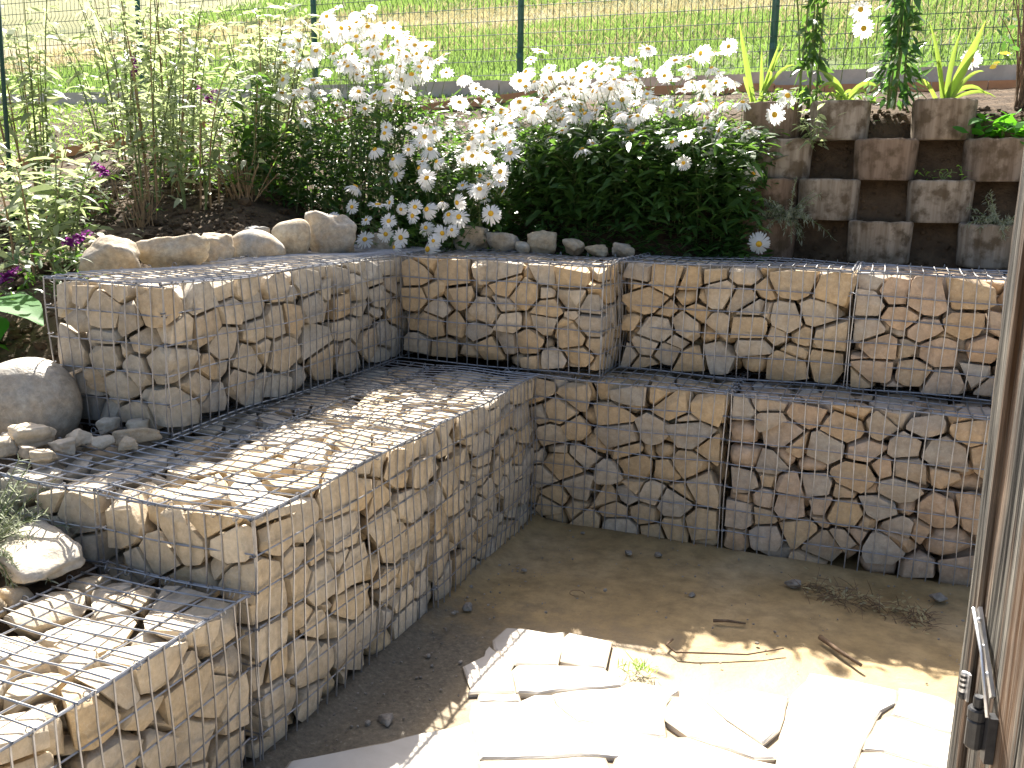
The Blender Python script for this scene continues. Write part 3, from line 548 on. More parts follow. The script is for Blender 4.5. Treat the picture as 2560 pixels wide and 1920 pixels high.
# ------------------------------------------------------------------ loose rocks
def lone_rock(name,label,cat,base,dims,mat='border_rock',rz=0,lv=4,p=26,planes=12,group=None,tilt=0,rough=.05,sink=.08,lo=.7):
    V,F=rock(dims,lv,planes,p,rough,lo); V=V@(rotz(rz)@rotx(tilt)).T; V[:,2]-=V[:,2].min()+sink*dims[2]
    b=np.array(base,float); return tag(raw(name,V+b,F,mat,origin=base,smooth=True),label,cat,group)
RG='rocks edging the flower bed'
for lab,b,d,rz,kw in (
 ('pale angular rock at the left end of the rock edging',(-1.38,-1.05,1.17),(.22,.16,.165),.3,{}),
 ('long pale rock with ochre patches, second in the rock edging',(-1.30,-.80,1.17),(.30,.16,.165),.5,{}),
 ('small squarish pale rock, third in the rock edging',(-1.33,-.52,1.17),(.18,.13,.15),.1,{}),
 ('smooth cream oval cobble lying in the rock edging',(-1.25,-.34,1.17),(.27,.17,.16),.35,dict(p=4,planes=30,lo=.85,rough=.02)),
 ('small white rock peeking over the cream oval cobble',(-1.40,-.12,1.21),(.14,.10,.12),.2,{}),
 ('upright smooth tan cobble between cream cobble and grey rock',(-1.19,-.14,1.17),(.19,.16,.21),.2,dict(p=4,planes=30,lo=.85,rough=.02)),
 ('big grey rock leaning beside the hanging daisies',(-1.12,.08,1.17),(.25,.18,.25),.6,{}),
 ('flat rock behind the big grey rock under the daisies',(-1.02,.42,1.17),(.20,.14,.12),.1,{}),
 ('brown blocky rock right of the lowest daisies',(-.60,.56,1.195),(.21,.13,.145),.05,dict(lo=.8)),
 ('low tan rock right of the brown blocky rock',(-.42,.58,1.195),(.17,.12,.11),-.2,{}),
 ('small triangular rock in front of the low tan rock',(-.30,.54,1.2),(.075,.06,.06),.4,dict(lv=3)),
 ('rounded grey rock in the middle of the back edging',(-.22,.60,1.195),(.15,.12,.125),.3,{}),
 ('pale pebble-shaped rock under the right daisy bush',(-.06,.63,1.195),(.11,.09,.085),.2,{}),
 ('flat grey rock under the right daisy bush',(.06,.63,1.195),(.12,.10,.06),.2,{}),
 ('pointed pale rock behind the basket step',(.19,.64,1.195),(.11,.09,.075),.6,{}),
 ('flat dark rock at the foot of the daisy bush',(.33,.88,1.14),(.17,.10,.07),.1,{})):
    lone_rock('border_rock',lab,'rock',b,d,rz=rz,group=RG,**kw)
lone_rock('boulder','large smooth rounded grey boulder at left edge beside the rubble','boulder',(-1.23,-1.60,.62),(.36,.33,.33),'boulder',.4,4,3.2,40,rough=.012,sink=.03,lo=.88)
RB='loose rubble on the basket lid'
sb=[(-.78,-1.60,.15,.07,.05,'long flat lilac-grey stone lying against the upper basket'),(-.90,-1.72,.10,.08,.06,'blocky grey stone right of the boulder foot'),(-.84,-1.53,.07,.06,.05,'small upright stone next to the upper basket end'),(-.93,-1.57,.07,.06,.06,'small cube-like stone by the boulder'),(-1.0,-1.80,.14,.11,.08,'big pale rubble stone below the boulder'),(-.88,-1.80,.09,.07,.05,'grey rubble stone in front of the blocky one'),(-.80,-1.72,.07,.05,.045,'tiny rubble stone near the lid wires'),(-1.02,-1.92,.10,.08,.06,'pale rounded rubble stone at left edge'),(-.93,-1.88,.06,.05,.04,'little white rubble stone low on the lid'),(-1.08,-1.95,.12,.09,.07,'grey rubble stone at the frame edge'),(-.74,-1.68,.06,.05,.04,'small flat rubble stone between wires and long stone'),(-1.10,-1.80,.08,.08,.06,'stone tucked under the boulder'),(-1.06,-1.44,.13,.11,.10,'pale rock on the soil behind the boulder'),(-.85,-1.90,.08,.06,.04,'pale chip on the near part of the lid')]
for x,y,a,b,c,lab in sb:
    z=.705 if x>-1.03 else float(terrain(x,y))+.01
    lone_rock('rubble_stone',lab,'stone',(x,y,max(.69,z)),(a,b,c),'stone_grey',rng.uniform(0,3),4,28,10,RB,sink=.02)
lone_rock('slab_rock','blue-grey flat slab rock leaning beside the lavender','rock',(-.62,-2.15,.50),(.30,.19,.085),'stone_grey',-.35,4,26,9,None,.22,sink=.1)
lone_rock('corner_rock','sunlit pale rock at the left edge of the low basket','rock',(-.585,-2.42,.46),(.20,.16,.15),'border_rock',.3,4,12,12,None)
lone_rock('corner_rock','small brown rock squeezed between low basket and slab rock','rock',(-.55,-2.28,.44),(.10,.09,.09),'border_rock',.9,3,12,12,None)
for k,(x,y,s,lab) in enumerate(((1.178,-.253,.05,'grey pebble on the mud beside the dried weeds'),(.832,-.497,.02,'single small pale pebble in the middle of the mud'),(.50,-.20,.03,'pale pebble near the foot of the corner basket'),(.62,-.17,.025,'tiny pale pebble right of the corner pebble'),(1.70,-.16,.05,'flat brown stone at the wall foot near the door'),(.10,-.95,.035,'pebble at the foot of the left bench'),(.20,-1.72,.04,'pale chip of stone on the dark gravel'))):
    lone_rock('pebble',lab,'pebble',(x,y,.008),(s*1.3,s,s*.7),'pebbly',k,4,20,12,'pebbles on the mud')

# ------------------------------------------------------------------ concrete planter blocks
ROWS=[(.95,1.19,1.385,[.815,1.34,1.835]),(1.05,1.385,1.58,[.795,1.085,1.59,2.10]),(1.15,1.58,1.775,[.83,1.33,1.83]),(1.25,1.775,1.965,[.755,1.095,1.585,2.09])]
RN=['lowest','second','third','top']; CN=['first','second','third','fourth']
for r,(y,z0,z1,xs) in enumerate(ROWS):
    for k,xc in enumerate(xs):
        hw=.150; dep=.30; H=z1-z0; n=36
        lab=f'ribbed concrete planter block, {CN[k]} from the daisies in the {RN[r]} row'
        root=thing('planter_block',lab,'planter',(xc,y+dep/2,z0),'concrete planter blocks on the slope')
        a=np.linspace(0,2*math.pi,n,endpoint=False); e=2/2.6
        sx=np.sign(np.cos(a))*np.abs(np.cos(a))**e; sy=np.sign(np.sin(a))*np.abs(np.sin(a))**e
        def loop(sc,z,ins=0): return np.column_stack([xc+sx*(hw*sc-ins),y+dep/2+sy*(dep/2*sc-ins),np.full(n,z)])
        tl=rng.normal(0,.01)
        ls=[loop(.935,z0-.002),loop(.955,z0+.006),loop(.985,z1-.012),loop(.985,z1-.004,.002),loop(.985,z1,.008),loop(.985,z1,.036),loop(.97,z1-.09,.04)]
        V=np.vstack(ls); V[:,2]+=tl*(V[:,0]-xc); cc=np.array([xc,y+dep/2,0]); V=(V-cc)@rotz(rng.normal(0,.05)).T+cc+[rng.normal(0,.006),rng.normal(0,.012),0]; V[:,2]+=np.where(V[:,2]>z1-.02,.004*np.sin(V[:,0]*60+k*3)*np.sin(V[:,1]*47),0)
        f=[]
        for j in range(len(ls)-1):
            for i in range(n): f.append((j*n+i,j*n+(i+1)%n,(j+1)*n+(i+1)%n,(j+1)*n+i))
        f.append(tuple(range(n))[::-1])
        raw('block_shell',V,f,'planter',root,smooth=False)
        Q=loop(.985,z1-.022,.034); c=np.array([[xc,y+dep/2,z1-.002]]); m=(Q+c)/2; m[:,2]=z1-.012+rng.normal(0,.004,n)
        V=np.vstack([Q,m,c]); f=[(i,(i+1)%n,n+(i+1)%n,n+i) for i in range(n)]+[(n+i,n+(i+1)%n,2*n) for i in range(n)]
        raw('soil_fill',V,f,'soil',root,smooth=True)

# ------------------------------------------------------------------ grass
def blades(name,label,mat,pts,h,w,lean=.35,cat='grass'):
    n=len(pts); d=unit(np.stack([rng.normal(0,lean,n),rng.normal(0,lean,n),np.ones(n)],1)); mb=MB()
    L=h*rng.uniform(.5,1.25,n); sd=unit(np.cross(d,rand_dirs(n,-.2,.2)))
    mb.leaves(pts,d,sd,L,np.full(n,w)*rng.uniform(.7,1.3,n),rng.uniform(0,.4,n)); return tag(mb.build(name,mat),label,cat,kind='stuff')
def scatter(n,x0,x1,y0,y1,zf,keep=None):
    x=rng.uniform(x0,x1,n); y=rng.uniform(y0,y1,n)
    if keep is not None: k=keep(x,y); x,y=x[k],y[k]
    return np.stack([x,y,zf(x,y)-.01],1)
# clumped meadow: patchy green near the fence, dry band beyond
def patch(x,y,k,s): return fbm(x,y,k,s)
pts=scatter(70000,-9,5,3.3,8.5,meadow_z,lambda x,y:patch(x,y,1.3,21)+.6-.18*np.abs(y-5)>rng.normal(0,.45,len(x)))
blades('meadow_grass','tall green meadow grass behind the fence','grass',pts,.15,.011,.45)
pts=scatter(30000,-11,5,5.2,13.5,meadow_z,lambda x,y:np.abs(y-8.5)+patch(x,y,.8,22)<3.0)
blades('dry_grass','dry straw coloured grass band on the meadow','dry_grass',pts,.15,.013,.5)
pts=scatter(16000,-13,5,10.5,17,meadow_z); blades('far_grass','darker green grass higher up the meadow','grass',pts,.2,.022,.35)
def ey(x): return np.interp(x,EDG[:,0],EDG[:,1])
pts=scatter(30000,-7,-.9,-.5,3.16,terrain,lambda x,y:y>ey(x)+.03)
blades('lawn_grass','bright short lawn grass between edging and kerb','lawn',pts,.055,.007,.5)

# ------------------------------------------------------------------ daisies
def make_head(seed):
    r=np.random.default_rng(seed); mb=MB(); n=int(r.integers(19,26)); R=.047; droop=r.uniform(-.2,.9)
    for i in range(n):
        a=2*math.pi*i/n+r.normal(0,.06); L=R*r.uniform(.86,1.05); w=.0088*r.uniform(.85,1.15); d=np.array([math.cos(a),math.sin(a),0]); s=np.array([-math.sin(a),math.cos(a),0]); dr=droop+r.normal(0,.10)
        rows=[(.010,.4),(.020,.85),(.036,1.0),(L*.93,.72),(L,.2)]; V=[]
        for t,ww in rows:
            z=.002-dr*t*t/.05+r.normal(0,.0006); V+= [d*t-s*w*ww*.5+[0,0,z],d*t+s*w*ww*.5+[0,0,z]]
        mb.add(V,[(2*k,2*k+1,2*k+3,2*k+2) for k in range(4)])
    v=np.vstack(mb.v); me=bpy.data.meshes.new('flower_head'); me.from_pydata(v.tolist(),[],mb.f); me.materials.append(M['petal'])
    D,F=ICO[2]; V=D*np.array([.0125,.0125,.0065])+[0,0,.003]; md=bpy.data.meshes.new('disc'); md.from_pydata(V.tolist(),[],F); md.materials.append(M['disc']); md.polygons.foreach_set('use_smooth',[True]*len(F))
    return me,md
HEADS=[make_head(s) for s in range(8)]
CAMP=np.array([1.456,-3.868,1.542]); 
def face_dir(up,toward):
    d=np.array([rng.normal(0,.35),-toward+rng.normal(0,.3),up+rng.normal(0,.2)]); return d/np.linalg.norm(d)
def add_head(root,P,dr,sc=1.0):
    me,md=HEADS[rng.integers(len(HEADS))]; o=link(bpy.data.objects.new('flower_head',me)); o.parent=root
    o.location=np.array(P)-WL[root.name]; q=Vector(dr).to_track_quat('Z','Y'); o.rotation_mode='QUATERNION'; o.rotation_quaternion=q@__import__('mathutils').Quaternion((0,0,1),rng.uniform(0,6.28)); o.scale=(sc,)*3
    d=link(bpy.data.objects.new('disc',md)); d.parent=o
    return o
def stem_curve(b,t,out=0.0,n=7):
    b=np.array(b,float); t=np.array(t,float); c=(b+t)/2; c[2]=b[2]*.35+t[2]*.65; c[:2]=b[:2]*.75+t[:2]*.25; c+=rng.normal(0,.02,3)
    u=np.linspace(0,1,n)[:,None]; return (1-u)**2*b+2*u*(1-u)*c+u*u*t
def daisy_plant(name,label,base,spread,heads,up,toward,extra_leaves,leafL=(.05,.10),sunny=.15):
    root=thing(name,label,'daisies',base); st=MB(); lb=[];ld=[];ll=[]
    for P in heads:
        P=np.array(P); b=np.array(base,float)+[rng.uniform(-1,1)*spread[0],rng.uniform(-1,1)*spread[1],0]
        b[0]=b[0]*.35+np.clip(P[0],base[0]-spread[0],base[0]+spread[0])*.65; b[2]=float(terrain(b[0],b[1]))
        dr=face_dir(up,toward) if rng.random()>sunny else unit(np.array([-.35,.45,.85])+rng.normal(0,.32,3)); c=stem_curve(b,P-dr*.006); st.tube(c,np.linspace(.0028,.0017,len(c)),4)
        add_head(root,P,dr,rng.uniform(.72,1.25))
        for u in np.linspace(.08,.8,9):
            i=u*(len(c)-1); k=int(i); Q=c[k]+(c[min(k+1,len(c)-1)]-c[k])*(i-k); lb.append(Q); ld.append(rand_dirs(1,-.15,.7)[0]); ll.append(rng.uniform(*leafL)*(1.15-.6*u))
    for _ in range(extra_leaves[0]):
        bx,by,zt,zb=extra_leaves[1](rng); lb.append((bx,by,zb+max(.02,zt-zb)*rng.random())); ld.append(rand_dirs(1,-.35,.6)[0]); ll.append(rng.uniform(*leafL))
    lb=np.array(lb); ld=np.array(ld); ll=np.array(ll); mb=MB(); n=len(lb)
    mb.leaves(lb,ld,sides_of(ld),ll,ll*rng.uniform(.2,.32,n),rng.uniform(.1,.6,n))
    tag(mb.build('foliage','daisy_leaf',root,smooth=False),kind='stuff'); tag(st.build('stems','green_stem',root),kind='stuff')
    return root
G={k:[d[1:] for d in DAISY if d[0]==k] for k in 'LMNRP'}
for k,fr in (('L',1.1),('M',.6),('R',1.1)):
    src=list(G[k]); 
    for P in src:
        for _ in range(int(fr+rng.random())): G[k].append((P[0]+rng.normal(0,.07),P[1]+rng.normal(0,.07),P[2]+rng.normal(-.02,.045)))
def fb_L(r):
    a=r.uniform(0,6.28); q=math.sqrt(r.random()); x=-1.38+.58*q*math.cos(a); y=.92+.33*q*math.sin(a); top=2.10-.30*q*q-.22*max(0,(1.0-y)); return x,y,top,float(terrain(x,y))+.02
daisy_plant('daisy_bush','tallest white daisy bush, left of the middle fence post',(-1.38,.92,1.36),(.5,.25),G['L'],.75,.6,(3400,fb_L),(.05,.105),.6)
def fb_M(r):
    x=r.uniform(-1.12,-.45); y=r.uniform(.52,.85); top=1.46+.8*(y-.45)+.2*max(0,(x+.9)); return x,y,min(top,1.80),max(1.22,float(terrain(x,y)))
daisy_plant('daisy_clump','white daisy clump spilling forward in the middle of the bed',(-.8,.68,1.18),(.28,.08),G['M'],.45,.9,(1900,fb_M),(.05,.1),.3)
def fb_N(r): x=r.uniform(-1.15,-.6); y=r.uniform(.32,.6); return x,y,1.30+.15*(y-.3),1.22
daisy_plant('hanging_daisies','lowest white daisies hanging over the corner basket',(-.9,.58,1.16),(.25,.03),G['N'],.25,1.0,(190,fb_N),(.04,.08),.05)
def fb_R(r):
    x=r.uniform(-.62,.80); y=r.uniform(.72,1.45); top=1.90-.10*abs(x-.1)-.10*max(0,1.1-y)/.35; return x,y,top,float(terrain(x,y))
daisy_plant('daisy_bush','wide dark green daisy bush with a white crown, left of the planter blocks',(.15,1.1,1.3),(.55,.2),[p for p in G['R']],.85,.5,(9000,fb_R),(.055,.115),.65)
for k,(P,lab) in enumerate(zip(G['P'],('single large daisy nodding in front of the lowest planter block','daisy high beside the leafy column','daisy in front of the upper left planter block','daisy lying at the rim of the top planter row','pale daisy beside the right iris','topmost daisy at the leafy column'))):
    P=np.array(P); b=np.array([P[0]+.05*rng.normal(),P[1]+.12,0]); b[2]=float(terrain(b[0],b[1]))
    if k in(0,): b=np.array([.56,.95,1.15])
    root=thing('daisy',lab,'daisy',tuple(b)); st=MB(); dr=face_dir(.25,1.0); c=stem_curve(b,P-dr*.006); st.tube(c,.0022,4); st.build('stem','green_stem',root); add_head(root,P,dr,1.2)

# ------------------------------------------------------------------ tall shrubs on the left (buddleja)
def shrub(label,base,nst,H,spread,flowers=(),leaf=(.07,.15),mat='buddleja_leaf',dens=11,lowfill=90):
    base=np.array(base,float); root=thing('butterfly_bush',label,'shrub',tuple(base)); lb=[];ld=[];ll=[]
    for i in range(nst):
        a=rng.uniform(0,6.28); q=rng.uniform(.15,1); top=base+np.array([math.cos(a)*spread*q,math.sin(a)*spread*q*.7,H*rng.uniform(.65,1.1)]); b=base+np.array([math.cos(a),math.sin(a),0])*spread*q*rng.uniform(.1,.55)
        c=stem_curve(b,top,n=9); mb=MB(); mb.tube(c,np.linspace(.006,.002,len(c)),5); mb.build('stem','dead_stem' if i%3==0 else 'green_stem',root,origin=b)
        for u in np.linspace(.22,1,dens):
            k=min(int(u*8),7); Q=c[k]+(c[k+1]-c[k])*(u*8-k); az=rng.uniform(0,6.28)
            for s in (0,math.pi):
                z=rng.uniform(-.1,.65); r=math.sqrt(1-z*z); lb.append(Q); ld.append((r*math.cos(az+s),r*math.sin(az+s),z)); ll.append(rng.uniform(*leaf)*(1.1-.45*abs(u-.55)))
            if rng.random()<.5:
                for _ in range(3): lb.append(Q+rng.normal(0,.01,3)); ld.append(rand_dirs(1,0,.9)[0]); ll.append(rng.uniform(*leaf)*.6)
    for _ in range(lowfill):
        lb.append(base+np.array([rng.normal(0,spread*.6),rng.normal(0,spread*.45),rng.uniform(.02,H*.35)])); ld.append(rand_dirs(1,-.1,.8)[0]); ll.append(rng.uniform(*leaf)*.8)
    lb=np.array(lb);ld=unit(np.array(ld));ll=np.array(ll); mb=MB(); mb.leaves(lb,ld,sides_of(ld),ll,ll*rng.uniform(.2,.33,len(ll)),rng.uniform(.1,.7,len(ll)))
    tag(mb.build('foliage',mat,root),kind='stuff')
    for P in flowers:
        P=np.array(P); ax=unit(np.array([rng.normal(0,.6),rng.normal(0,.5),.6])); fm=MB(); n=130
        t=rng.uniform(0,1,n); rd=rand_dirs(n,-.6,.9); b=P+ax*t[:,None]*.10+rd*.008; L=.022*(1.15-.6*t)
        fm.leaves(b,rd,sides_of(rd),L,L*.7,np.full(n,.2)); fm.build('flower_spike','purple',root,origin=P)
    return root
def tz(x,y): return (x,y,float(terrain(x,y)))
shrub('airy pale green butterfly bush at far left by the dark stake',tz(-2.95,.05),13,1.15,.45,[(-2.45,.0,1.56)])
shrub('butterfly bush with a purple bloom in front of the second fence post',tz(-2.45,.35),13,1.10,.42,[(-2.72,.55,2.12)])
shrub('butterfly bush with reddish dead blooms behind the bare stems',tz(-2.75,.85),13,1.15,.45,[(-2.72,1.1,2.07),(-2.60,1.0,2.0)])
shrub('tall butterfly bush left of the tallest daisies',tz(-2.15,.95),13,1.05,.42,[])
shrub('pale butterfly bush at the back near the kerb',tz(-3.35,1.1),13,1.1,.5,[])
shrub('low leafy butterfly bush at the left frame edge above the broad leaf',tz(-2.05,-.75),12,.55,.35,[(-1.72,-.95,1.27),(-1.98,-1.05,1.12)],dens=9,lowfill=160)
shrub('silvery butterfly bush at the upper left corner of the garden',tz(-3.4,-.1),13,1.15,.5,[])
shrub('loose pale butterfly bush right before the kerb and third fence post',tz(-2.45,1.45),12,1.0,.45,[])
shrub('thin butterfly bush between the bare stems and the cobbles',tz(-2.05,.25),7,.75,.35,[],lowfill=20)
shrub('young green shrub growing beside the tallest daisies',tz(-1.98,.62),9,.6,.28,[],dens=9,lowfill=90,mat='daisy_leaf')
# cut-back clumps of bare stems
for x,y,n,h,lab in ((-2.18,-.05,26,.30,'bundle of cut bare stems in the front of the bed'),(-1.93,.45,34,.24,'dense tuft of brown cut stems behind the cobbles'),(-2.38,.55,22,.22,'brown stem stump clump left of the dense tuft'),(-2.62,.12,16,.2,'short brown stump clump near the purple bloom')):
    b=tz(x,y); root=thing('cut_back_clump',lab,'stem clump',b,'cut back perennial clumps')
    for i in range(n):
        q=np.array(b)+[rng.normal(0,.035),rng.normal(0,.03),-.01]; mb=MB(); tp=q+[rng.normal(0,.05),rng.normal(0,.04),h*rng.uniform(.5,1.15)]; mb.tube([q,(q+tp)/2+rng.normal(0,.006,3),tp],[.0035,.003,.002],4); mb.build('stem','dead_stem',root,origin=q)
    mb=MB(); n2=60; bb=np.array(b)+np.stack([rng.normal(0,.06,n2),rng.normal(0,.05,n2),rng.uniform(.1,1.1,n2)*h],1); dd=rand_dirs(n2,-.2,.8); LL=rng.uniform(.03,.07,n2); mb.leaves(bb,dd,sides_of(dd),LL,LL*.3,rng.uniform(0,.5,n2)); tag(mb.build('foliage','daisy_leaf',root),kind='stuff')
# low weeds filling the bed
def weed(label,base,n,r,h,leaf,mat,name='leafy_plant',cat='plant',wr=(.2,.35)):
    root=thing(name,label,cat,tuple(base)); b=np.array(base)+np.stack([rng.normal(0,r,n),rng.normal(0,r*.8,n),rng.uniform(0,1,n)**1.3*h],1)
    d=rand_dirs(n,-.1,.9); L=rng.uniform(*leaf,n); mb=MB(); mb.leaves(b,d,sides_of(d),L,L*rng.uniform(*wr,n),rng.uniform(.1,.8,n)); tag(mb.build('foliage',mat,root),kind='stuff')
    st=MB()
    for i in range(max(4,n//25)):
        e=np.array(base)+[rng.normal(0,r*.7),rng.normal(0,r*.6),h*rng.uniform(.5,1)]; st.tube(stem_curve(base,e,n=5),.002,4)
    tag(st.build('stems','green_stem',root),kind='stuff'); return root
for lab,x,y,n,r,h,lf,mt in (
 ('low green weeds around the left butterfly bush foot',-2.75,-.12,420,.20,.28,(.04,.09),'daisy_leaf'),
 ('leafy green seedlings between the bare stem clumps',-2.25,.75,420,.28,.30,(.04,.10),'lawn'),
 ('bright leafy weeds in front of the terracotta edging',-2.9,1.2,500,.4,.32,(.05,.11),'buddleja_leaf'),
 ('green leafy clump at the left foot of the tallest daisies',-1.85,.85,380,.2,.42,(.05,.12),'daisy_leaf'),
 ('small weeds at the left end of the rock edging',-1.55,-.95,120,.10,.12,(.03,.06),'buddleja_leaf'),
 ('dark weeds on the shaded soil left of the upper basket',-1.75,-1.0,200,.16,.2,(.04,.08),'daisy_leaf'),
 ('pale weeds at the back by the kerb, left',-3.6,2.0,420,.5,.3,(.05,.1),'buddleja_leaf'),
 ('green leafy growth right behind the tallest daisies',-1.0,1.6,420,.3,.35,(.05,.11),'daisy_leaf'),
 ('leafy weeds behind the white crown of the right bush',.3,1.75,500,.4,.25,(.05,.10),'lawn')): weed(lab,tz(x,y),n,r,h,lf,mt)

# ------------------------------------------------------------------ broad leaf plant, lavender, stake
def broad_leaf(mb,b,d,L,Wd,cup=.15,droop=.3,n=9):
    d=unit(np.array(d,float)); s=unit(np.cross(d,[0,0,1.])); up=np.cross(s,d); V=[];f=[]
    for i in range(n+1):
        t=i/n; w=Wd*.5*(math.sin(math.pi*min(.995,max(.02,t))**.75)); c=np.array(b)+d*L*t-np.array([0,0,1])*droop*L*t*t
        for k,u in enumerate((-1,-.5,0,.5,1)): V.append(c+s*w*u+up*cup*w*(u*u)+up*.004*math.sin(14*t+2*u))
    for i in range(n):
        for k in range(4): a=i*5+k; f.append((a,a+1,a+6,a+5))
    mb.add(V,f)
hb=tz(-1.78,-1.32); hp=thing('broad_leaf_plant','large bright green rounded leaf plant at left edge above the boulder','plant',hb)
for d,L,w,b0 in (((.93,-.1,.10),.36,.23,(.0,0,.17)),((.75,-.45,.0),.32,.21,(-.02,-.03,.10)),((-.8,.1,.3),.22,.15,(-.02,0,.1)),((.2,.8,.4),.2,.14,(0,.02,.12)),((.9,.3,-.1),.2,.15,(0,0,.02))):
    mb=MB(); broad_leaf(mb,np.array(hb)+b0,d,L,w); mb.build('leaf','big_leaf',hp,smooth=True)
def lavender(label,base,n,L,reach=(0,0,0),flower=None,mat='lavender_leaf',name='lavender'):
    root=thing(name,label,'lavender',tuple(base)); lb=[];ld=[];ll=[]; st=MB()
    for i in range(n):
        d=rand_dirs(1,.05,.95)[0]+np.array(reach); d=unit(d); u=np.linspace(0,1,8)[:,None]; l=L*rng.uniform(.6,1.15)
        c=np.array(base)+d*l*u+np.array([0,0,-1])*l*.55*u**2.4*(1.1-d[2]); st.tube(c,np.linspace(.0022,.001,8),4)
        for k in range(1,8):
            for _ in range(6):
                lb.append(c[k]+(c[k-1]-c[k])*rng.random()); ld.append(unit((c[k]-c[k-1])*14+rng.normal(0,.55,3))); ll.append(rng.uniform(.014,.034))
    lb=np.array(lb);ld=np.array(ld);ll=np.array(ll); mb=MB(); mb.leaves(lb,ld,sides_of(ld),ll,np.full(len(ll),.0042),rng.uniform(0,.4,len(ll)))
    tag(mb.build('foliage',mat,root),kind='stuff'); tag(st.build('stems','green_stem',root),kind='stuff')
    if flower is not None:
        fm=MB(); rd=rand_dirs(50,-.8,.9); fm.leaves(np.array(flower)+rd*.004+np.array([0,0,1])*rng.uniform(0,.03,50)[:,None],rd,sides_of(rd),np.full(50,.009),np.full(50,.006),np.zeros(50)); fm.build('flower_spike','purple',root,origin=flower)
    return root
lavender('silvery grey lavender drooping over the shaded basket at left',(-.80,-2.17,.52),95,.30,(.2,-.05,.3),(-.86,-2.14,.82))
lavender('grey-green lavender hanging from the second planter row',(.92,1.02,1.39),46,.20,(0,-.7,-.05))
lavender('thin silvery sprigs on the lowest right planter block',(1.84,1.02,1.38),22,.16,(-.2,-.5,.1))
st=MB(); st.tube([(-2.80,-.29,1.15),(-2.86,-.22,1.9),(-2.94,-.12,2.75)],.011,8,True); tag(st.build('garden_stake','dark_green',origin=(-2.80,-.29,1.15),smooth=True),'thin dark green garden stake leaning at the left edge','stake')

# ------------------------------------------------------------------ plants in the planter terrace
def straps(label,base,specs,mat='iris_leaf',name='iris',cat='iris'):
    root=thing(name,label,cat,tuple(base))
    for tip,w,bend in specs:
        b=np.array(base)+[rng.normal(0,.02),rng.normal(0,.02),-.01]; t=np.array(tip,float); c=(b+t)/2+np.array(bend,float); n=9; u=np.linspace(0,1,n)[:,None]; P=(1-u)**2*b+2*u*(1-u)*c+u*u*t
        d=unit(np.gradient(P,axis=0)); s=unit(np.cross(d,np.array([.25,.95,.1])+rng.normal(0,.15,3))); ww=w*np.minimum(1,1.25*(1-u**2.2)+.02)*.5
        up=np.cross(s,d)*.003; V=np.stack([P-s*ww,P+up,P+s*ww],1).reshape(-1,3); f=[]
        for i in range(n-1):
            for k in range(2): a=i*3+k; f.append((a,a+1,a+4,a+3))
        raw('leaf',V,f,mat,root,smooth=True)
    return root
b=(.66,1.45,1.93)
straps('tall yellow-green iris leaves left of the leafy columns',b,[((.545,1.45,2.39),.034,(-.01,0,.04)),((.76,1.44,2.27),.026,(.01,0,.04)),((.79,1.43,2.26),.02,(0,0,.05)),((.67,1.46,2.25),.022,(0,0,.03)),((.60,1.4,2.1),.02,(-.05,0,.12)),((.86,1.4,2.15),.02,(.02,0,.15)),((.72,1.38,2.12),.018,(.08,0,.14))])
straps('arching daylily leaves in the second top planter block',(1.12,1.38,1.95),[((.97,1.36,1.99),.02,(-.03,0,.18)),((1.29,1.34,2.0),.022,(.0,0,.16)),((.95,1.40,2.13),.022,(.06,0,.06)),((1.05,1.35,2.03),.018,(-.03,0,.1)),((1.22,1.33,1.97),.016,(.05,0,.12)),((1.02,1.30,1.94),.016,(-.02,0,.13))],name='daylily',cat='daylily')
b=(1.56,1.40,1.94)
straps('tall yellow-green iris with one blade leaning right',b,[((1.72,1.38,2.33),.045,(.02,0,.02)),((1.47,1.40,2.34),.026,(.02,0,.03)),((1.62,1.41,2.30),.026,(-.02,0,.04)),((1.69,1.40,2.22),.032,(.01,0,.02)),((1.53,1.37,2.15),.02,(-.02,0,.1)),((1.43,1.36,2.05),.02,(-.02,0,.12)),((1.76,1.36,1.98),.022,(.02,0,.14)),((1.74,1.42,2.10),.02,(.0,0,.1)),((1.80,1.35,1.97),.018,(.03,0,.1))])
def column(label,base,H,r,n,leaf,mat='dark_leaf'):
    base=np.array(base,float); root=thing('leafy_column',label,'plant',tuple(base)); ns=5
    for i in range(ns):
        q=base+[rng.normal(0,r*.3),rng.normal(0,r*.3),-.02]; t=q+[rng.normal(0,.03),rng.normal(0,.03),H]; mb=MB(); mb.tube([q,(q+t)/2+rng.normal(0,.008,3),t],[.006,.005,.004],6); mb.build('stem','green_stem',root,origin=q)
    z=rng.uniform(.02,1,n); a=rng.uniform(0,6.28,n); rr=r*rng.uniform(.2,1,n)*(.8+.3*np.sin(z*9+1)); b=base+np.stack([rr*np.cos(a),rr*np.sin(a),z*H],1)
    d=unit(np.stack([np.cos(a)*.6,np.sin(a)*.6,rng.uniform(-1.0,.6,n)],1)); L=rng.uniform(*leaf,n); mb=MB(); mb.leaves(b,d,sides_of(d),L,L*rng.uniform(.3,.45,n),rng.uniform(0,.5,n)); tag(mb.build('foliage',mat,root),kind='stuff'); return root
column('slim leafy column plant beside the left iris',(.92,1.47,1.96),.9,.07,240,(.05,.10),'daisy_leaf')
column('dense dark leafy column plant between the two irises',(1.345,1.42,1.95),.95,.11,620,(.05,.09))
weed('bright green rosette plant in the recess right of the iris',(1.84,1.30,1.79),70,.085,.10,(.07,.13),'big_leaf',wr=(.4,.55))
weed('trailing pale plant hanging between the top planter blocks',(.99,1.18,1.74),70,.05,.17,(.04,.08),'buddleja_leaf')
weed('short green ground plants on the left top planter block',(.76,1.36,1.95),110,.09,.08,(.03,.07),'lawn')
weed('small seedlings in the dark recess of the third row',(1.60,1.12,1.58),30,.06,.06,(.02,.05),'lawn')
